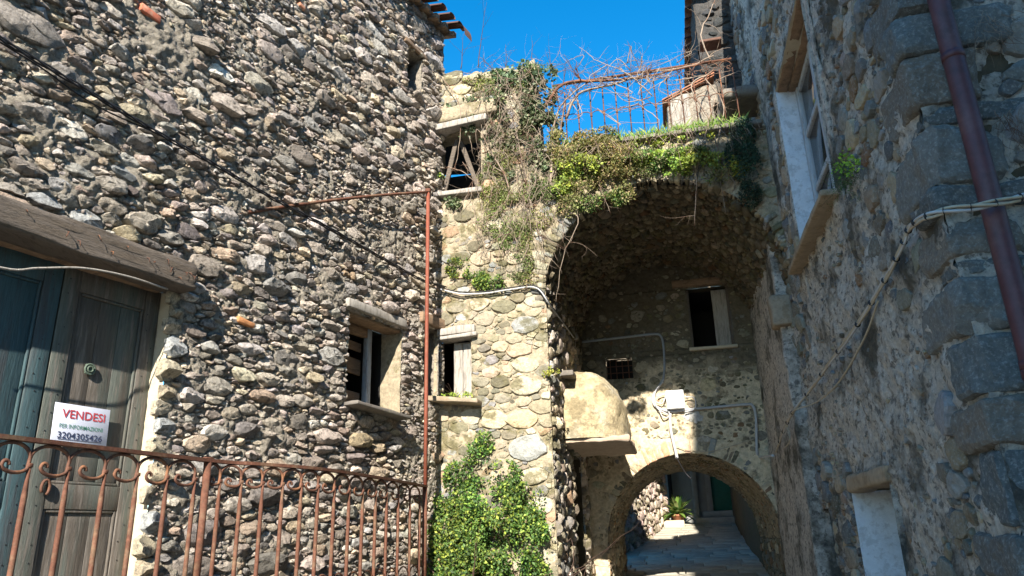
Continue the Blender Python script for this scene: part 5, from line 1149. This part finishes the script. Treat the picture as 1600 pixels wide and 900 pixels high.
# ================================================================ DOWNPIPE
dp = root('downpipe', W(1.62, 3.58, -1.5), 'round maroon downpipe beside the dark corner stones', 'drainpipe')
a_, _z = hb(1500, 130, 3.58); a2, _z = hb(1590, 490, 3.58); ap = (a_+a2)/2
V, F = tube([W(a_, 3.58, z) for z in (-1.5, 0, 1, 2, 3, 5, 7.3)], .05, 28); mk('pipe', V, F, M['pipe'], dp)
for z_ in (.62, .66, 2.25, 3.3): V, F = tube([W(a_, 3.58, z_-.02), W(a_, 3.58, z_+.02)], .054, 28); mk('pipe_clip', V, F, M['pipe'], dp)

# ================================================================ CABLES
def cable(name, pts, r, mtl, label, m=8, k=6, group=None):
    V, F = tube(smoothpath(pts, m), r, k); return tag(mk(name, V, F, M[mtl]), label, 'cable', group or (None if name not in ('wall_cable', 'cable_loop') else {'wall_cable': 'cables fixed along the walls', 'cable_loop': 'cable loops around the junction box'}[name]))
cL_ = [hL(x, y, .09) for x, y in ((-60, 22), (0, 60), (120, 132), (230, 198), (340, 260), (430, 312), (520, 360), (600, 405), (660, 438))]
bc = root('black_cable_bundle', cL_[4], 'bundle of black cables sagging diagonally across the rubble wall', 'cable')
for k_ in range(3):
    P_ = smoothpath(cL_+[L(3.72, .1, sz(686, 452)[1])], 8); ph = np.linspace(0, 60, len(P_))+k_*2.1; P_ = P_+Z*(.012*np.cos(ph))[:, None]+N*(.012*np.sin(ph))[:, None]; tube_o('strand', P_, .007, M['black'], bc, 5)
sagp = smoothpath([hL(-60, 30, .07), hL(60, 103, .06), hL(150, 165, .07), hL(260, 215, .07)]); tube_o('loose_strand', sagp, .006, M['black'], bc, 5)
mc = [W(*(lambda q: (q[0], BM-.07, q[1]))(hb(x, y, BM-.07))) for x, y in ((688, 452), (720, 459), (760, 458), (800, 452), (838, 450))]
sd_ = [W(AS+.06, *ha(x, y, AS+.06)) for x, y in ((860, 478), (880, 505), (898, 530))]
cable('wall_cable', mc+sd_, .009, 'cable', 'pale cable running across the cream ruin then round its corner', k=6)
cable('wall_cable', [p+Z*.022 for p in mc]+[p+Z*.02 for p in sd_], .007, 'black', 'thin black cable following the pale one over the ruin')
bk = lambda x, y, o=.04: W(hb(x, y, BB-o)[0], BB-o, hb(x, y, BB-o)[1])
cable('conduit', [bk(*q) for q in ((905, 535), (940, 531), (985, 526), (1022, 522), (1033, 526), (1037, 545), (1038, 575), (1036, 595))], .018, 'conduit', 'dark conduit bending down the back wall to the junction box')
cable('wall_cable', [bk(*q) for q in ((1037, 592), (1030, 603), (1021, 618), (1022, 632), (1035, 640), (1052, 643), (1075, 640), (1120, 636), (1165, 632), (1176, 634), (1181, 650), (1182, 680), (1183, 706), (1188, 714))]+[W(1.22, *ha(1208, 712, 1.22))], .019, 'cable', 'thick pale cable from the junction box to the right corner', k=8)
for i, pts in enumerate((((1037, 596), (1024, 612), (1026, 636), (1044, 648)), ((1028, 620), (1040, 616), (1035, 630), (1025, 628)), ((1070, 620), (1085, 622), (1086, 638), (1070, 644)), ((1030, 640), (1036, 652), (1046, 650), (1044, 640)))):
    cable('cable_loop', [bk(*q, .07) for q in pts], .01, 'cable', ['long pale cable loop left of the junction box', 'tiny coil of pale cable beside the junction box', 'pale cable loop right of the junction box', 'small pale cable loop under the junction box'][i])
cable('hanging_cable', [bk(*q, .06) for q in ((1047, 646), (1048, 670), (1052, 690), (1056, 706), (1058, 716))], .022, 'cable', 'white cable bundle hanging from the junction box to the arch', k=8)
cable('hanging_cable', [bk(1057, 714, .08), bk(1062, 724, .06), bk(1072, 740, .0), bk(1080, 748, .02)], .008, 'black', 'thin dark cable end dangling into the low arch')
cable('thin_wire', [bk(*q, .05) for q in ((1056, 697), (1075, 703), (1110, 705), (1145, 696), (1180, 685))], .006, 'ivory', 'thin ivory wire drooping above the low arch')
jb = root('junction_box', bk(1055, 640), 'white square junction box on the back wall under the vault', 'junction box')
jc = bk(1055, 625, .07); V, F = rbox(jc, A*.125-Z*0, B*.05, Z*.135, n=(2, 2, 2), rnd=.012, amp=0); mk('box_body', V, F, M['white'], jb)
V, F = rbox(jc-B*.054, A*.118, B*.006, Z*.128, n=(1, 1, 1), rnd=.005, amp=0); mk('box_lid', V, F, M['white'], jb)
# bundle up the right wall then round the corner across the pipe
rp = [W(1.22, *ha(x, y, 1.22)) for x, y in ((1212, 706), (1220, 685), (1228, 665), (1238, 645))]+[W(AR-.07, *ha(x, y, AR-.07)) for x, y in ((1268, 606), (1300, 562), (1340, 507), (1368, 462), (1395, 415), (1412, 378), (1422, 355))]
fr = [W(hb(x, y, b)[0], b, hb(x, y, b)[1]) for x, y, b in ((1442, 341, 3.60), (1475, 330, 3.50), (1530, 322, 3.46), (1580, 312, 3.48), (1640, 298, 3.5))]
wb = root('tied_cable_bundle', rp[4], 'bundle of tied ivory and grey cables climbing the right house and crossing the downpipe', 'cable')
P_ = smoothpath(rp+fr, 8)
for k_ in range(3):
    ph = np.linspace(0, 26, len(P_))+k_*2.1; tube_o('strand', P_+Z*(.013*np.cos(ph))[:, None]-B*(.010*np.sin(ph))[:, None], .0078, M['cable' if k_ == 0 else 'ivory'], wb, 7)
for i in range(6, len(P_)-4, 6):
    V, F = tube([P_[i]-(P_[i+1]-P_[i])*.06, P_[i]+(P_[i+1]-P_[i])*.06], .021, 8); mk('cable_tie', V, F, M['black'], wb)
cable('loose_wire', [W(AR-.05, *ha(x, y, AR-.05)) for x, y in ((1372, 470), (1350, 530), (1310, 598), (1276, 628))]+[W(1.22, *ha(x, y, 1.22)) for x, y in ((1240, 642), (1230, 662), (1234, 688), (1224, 702))], .008, 'ivory', 'loose ochre wire hanging below the tied cables on the right wall')
print('verts', sum(len(o.data.vertices) for o in bpy.data.objects if o.type == 'MESH'), 'tris', sum(len(p_.data.loops)-2*len(p_.data.polygons) for p_ in bpy.data.objects if p_.type == 'MESH'), 'objs', len(bpy.data.objects))
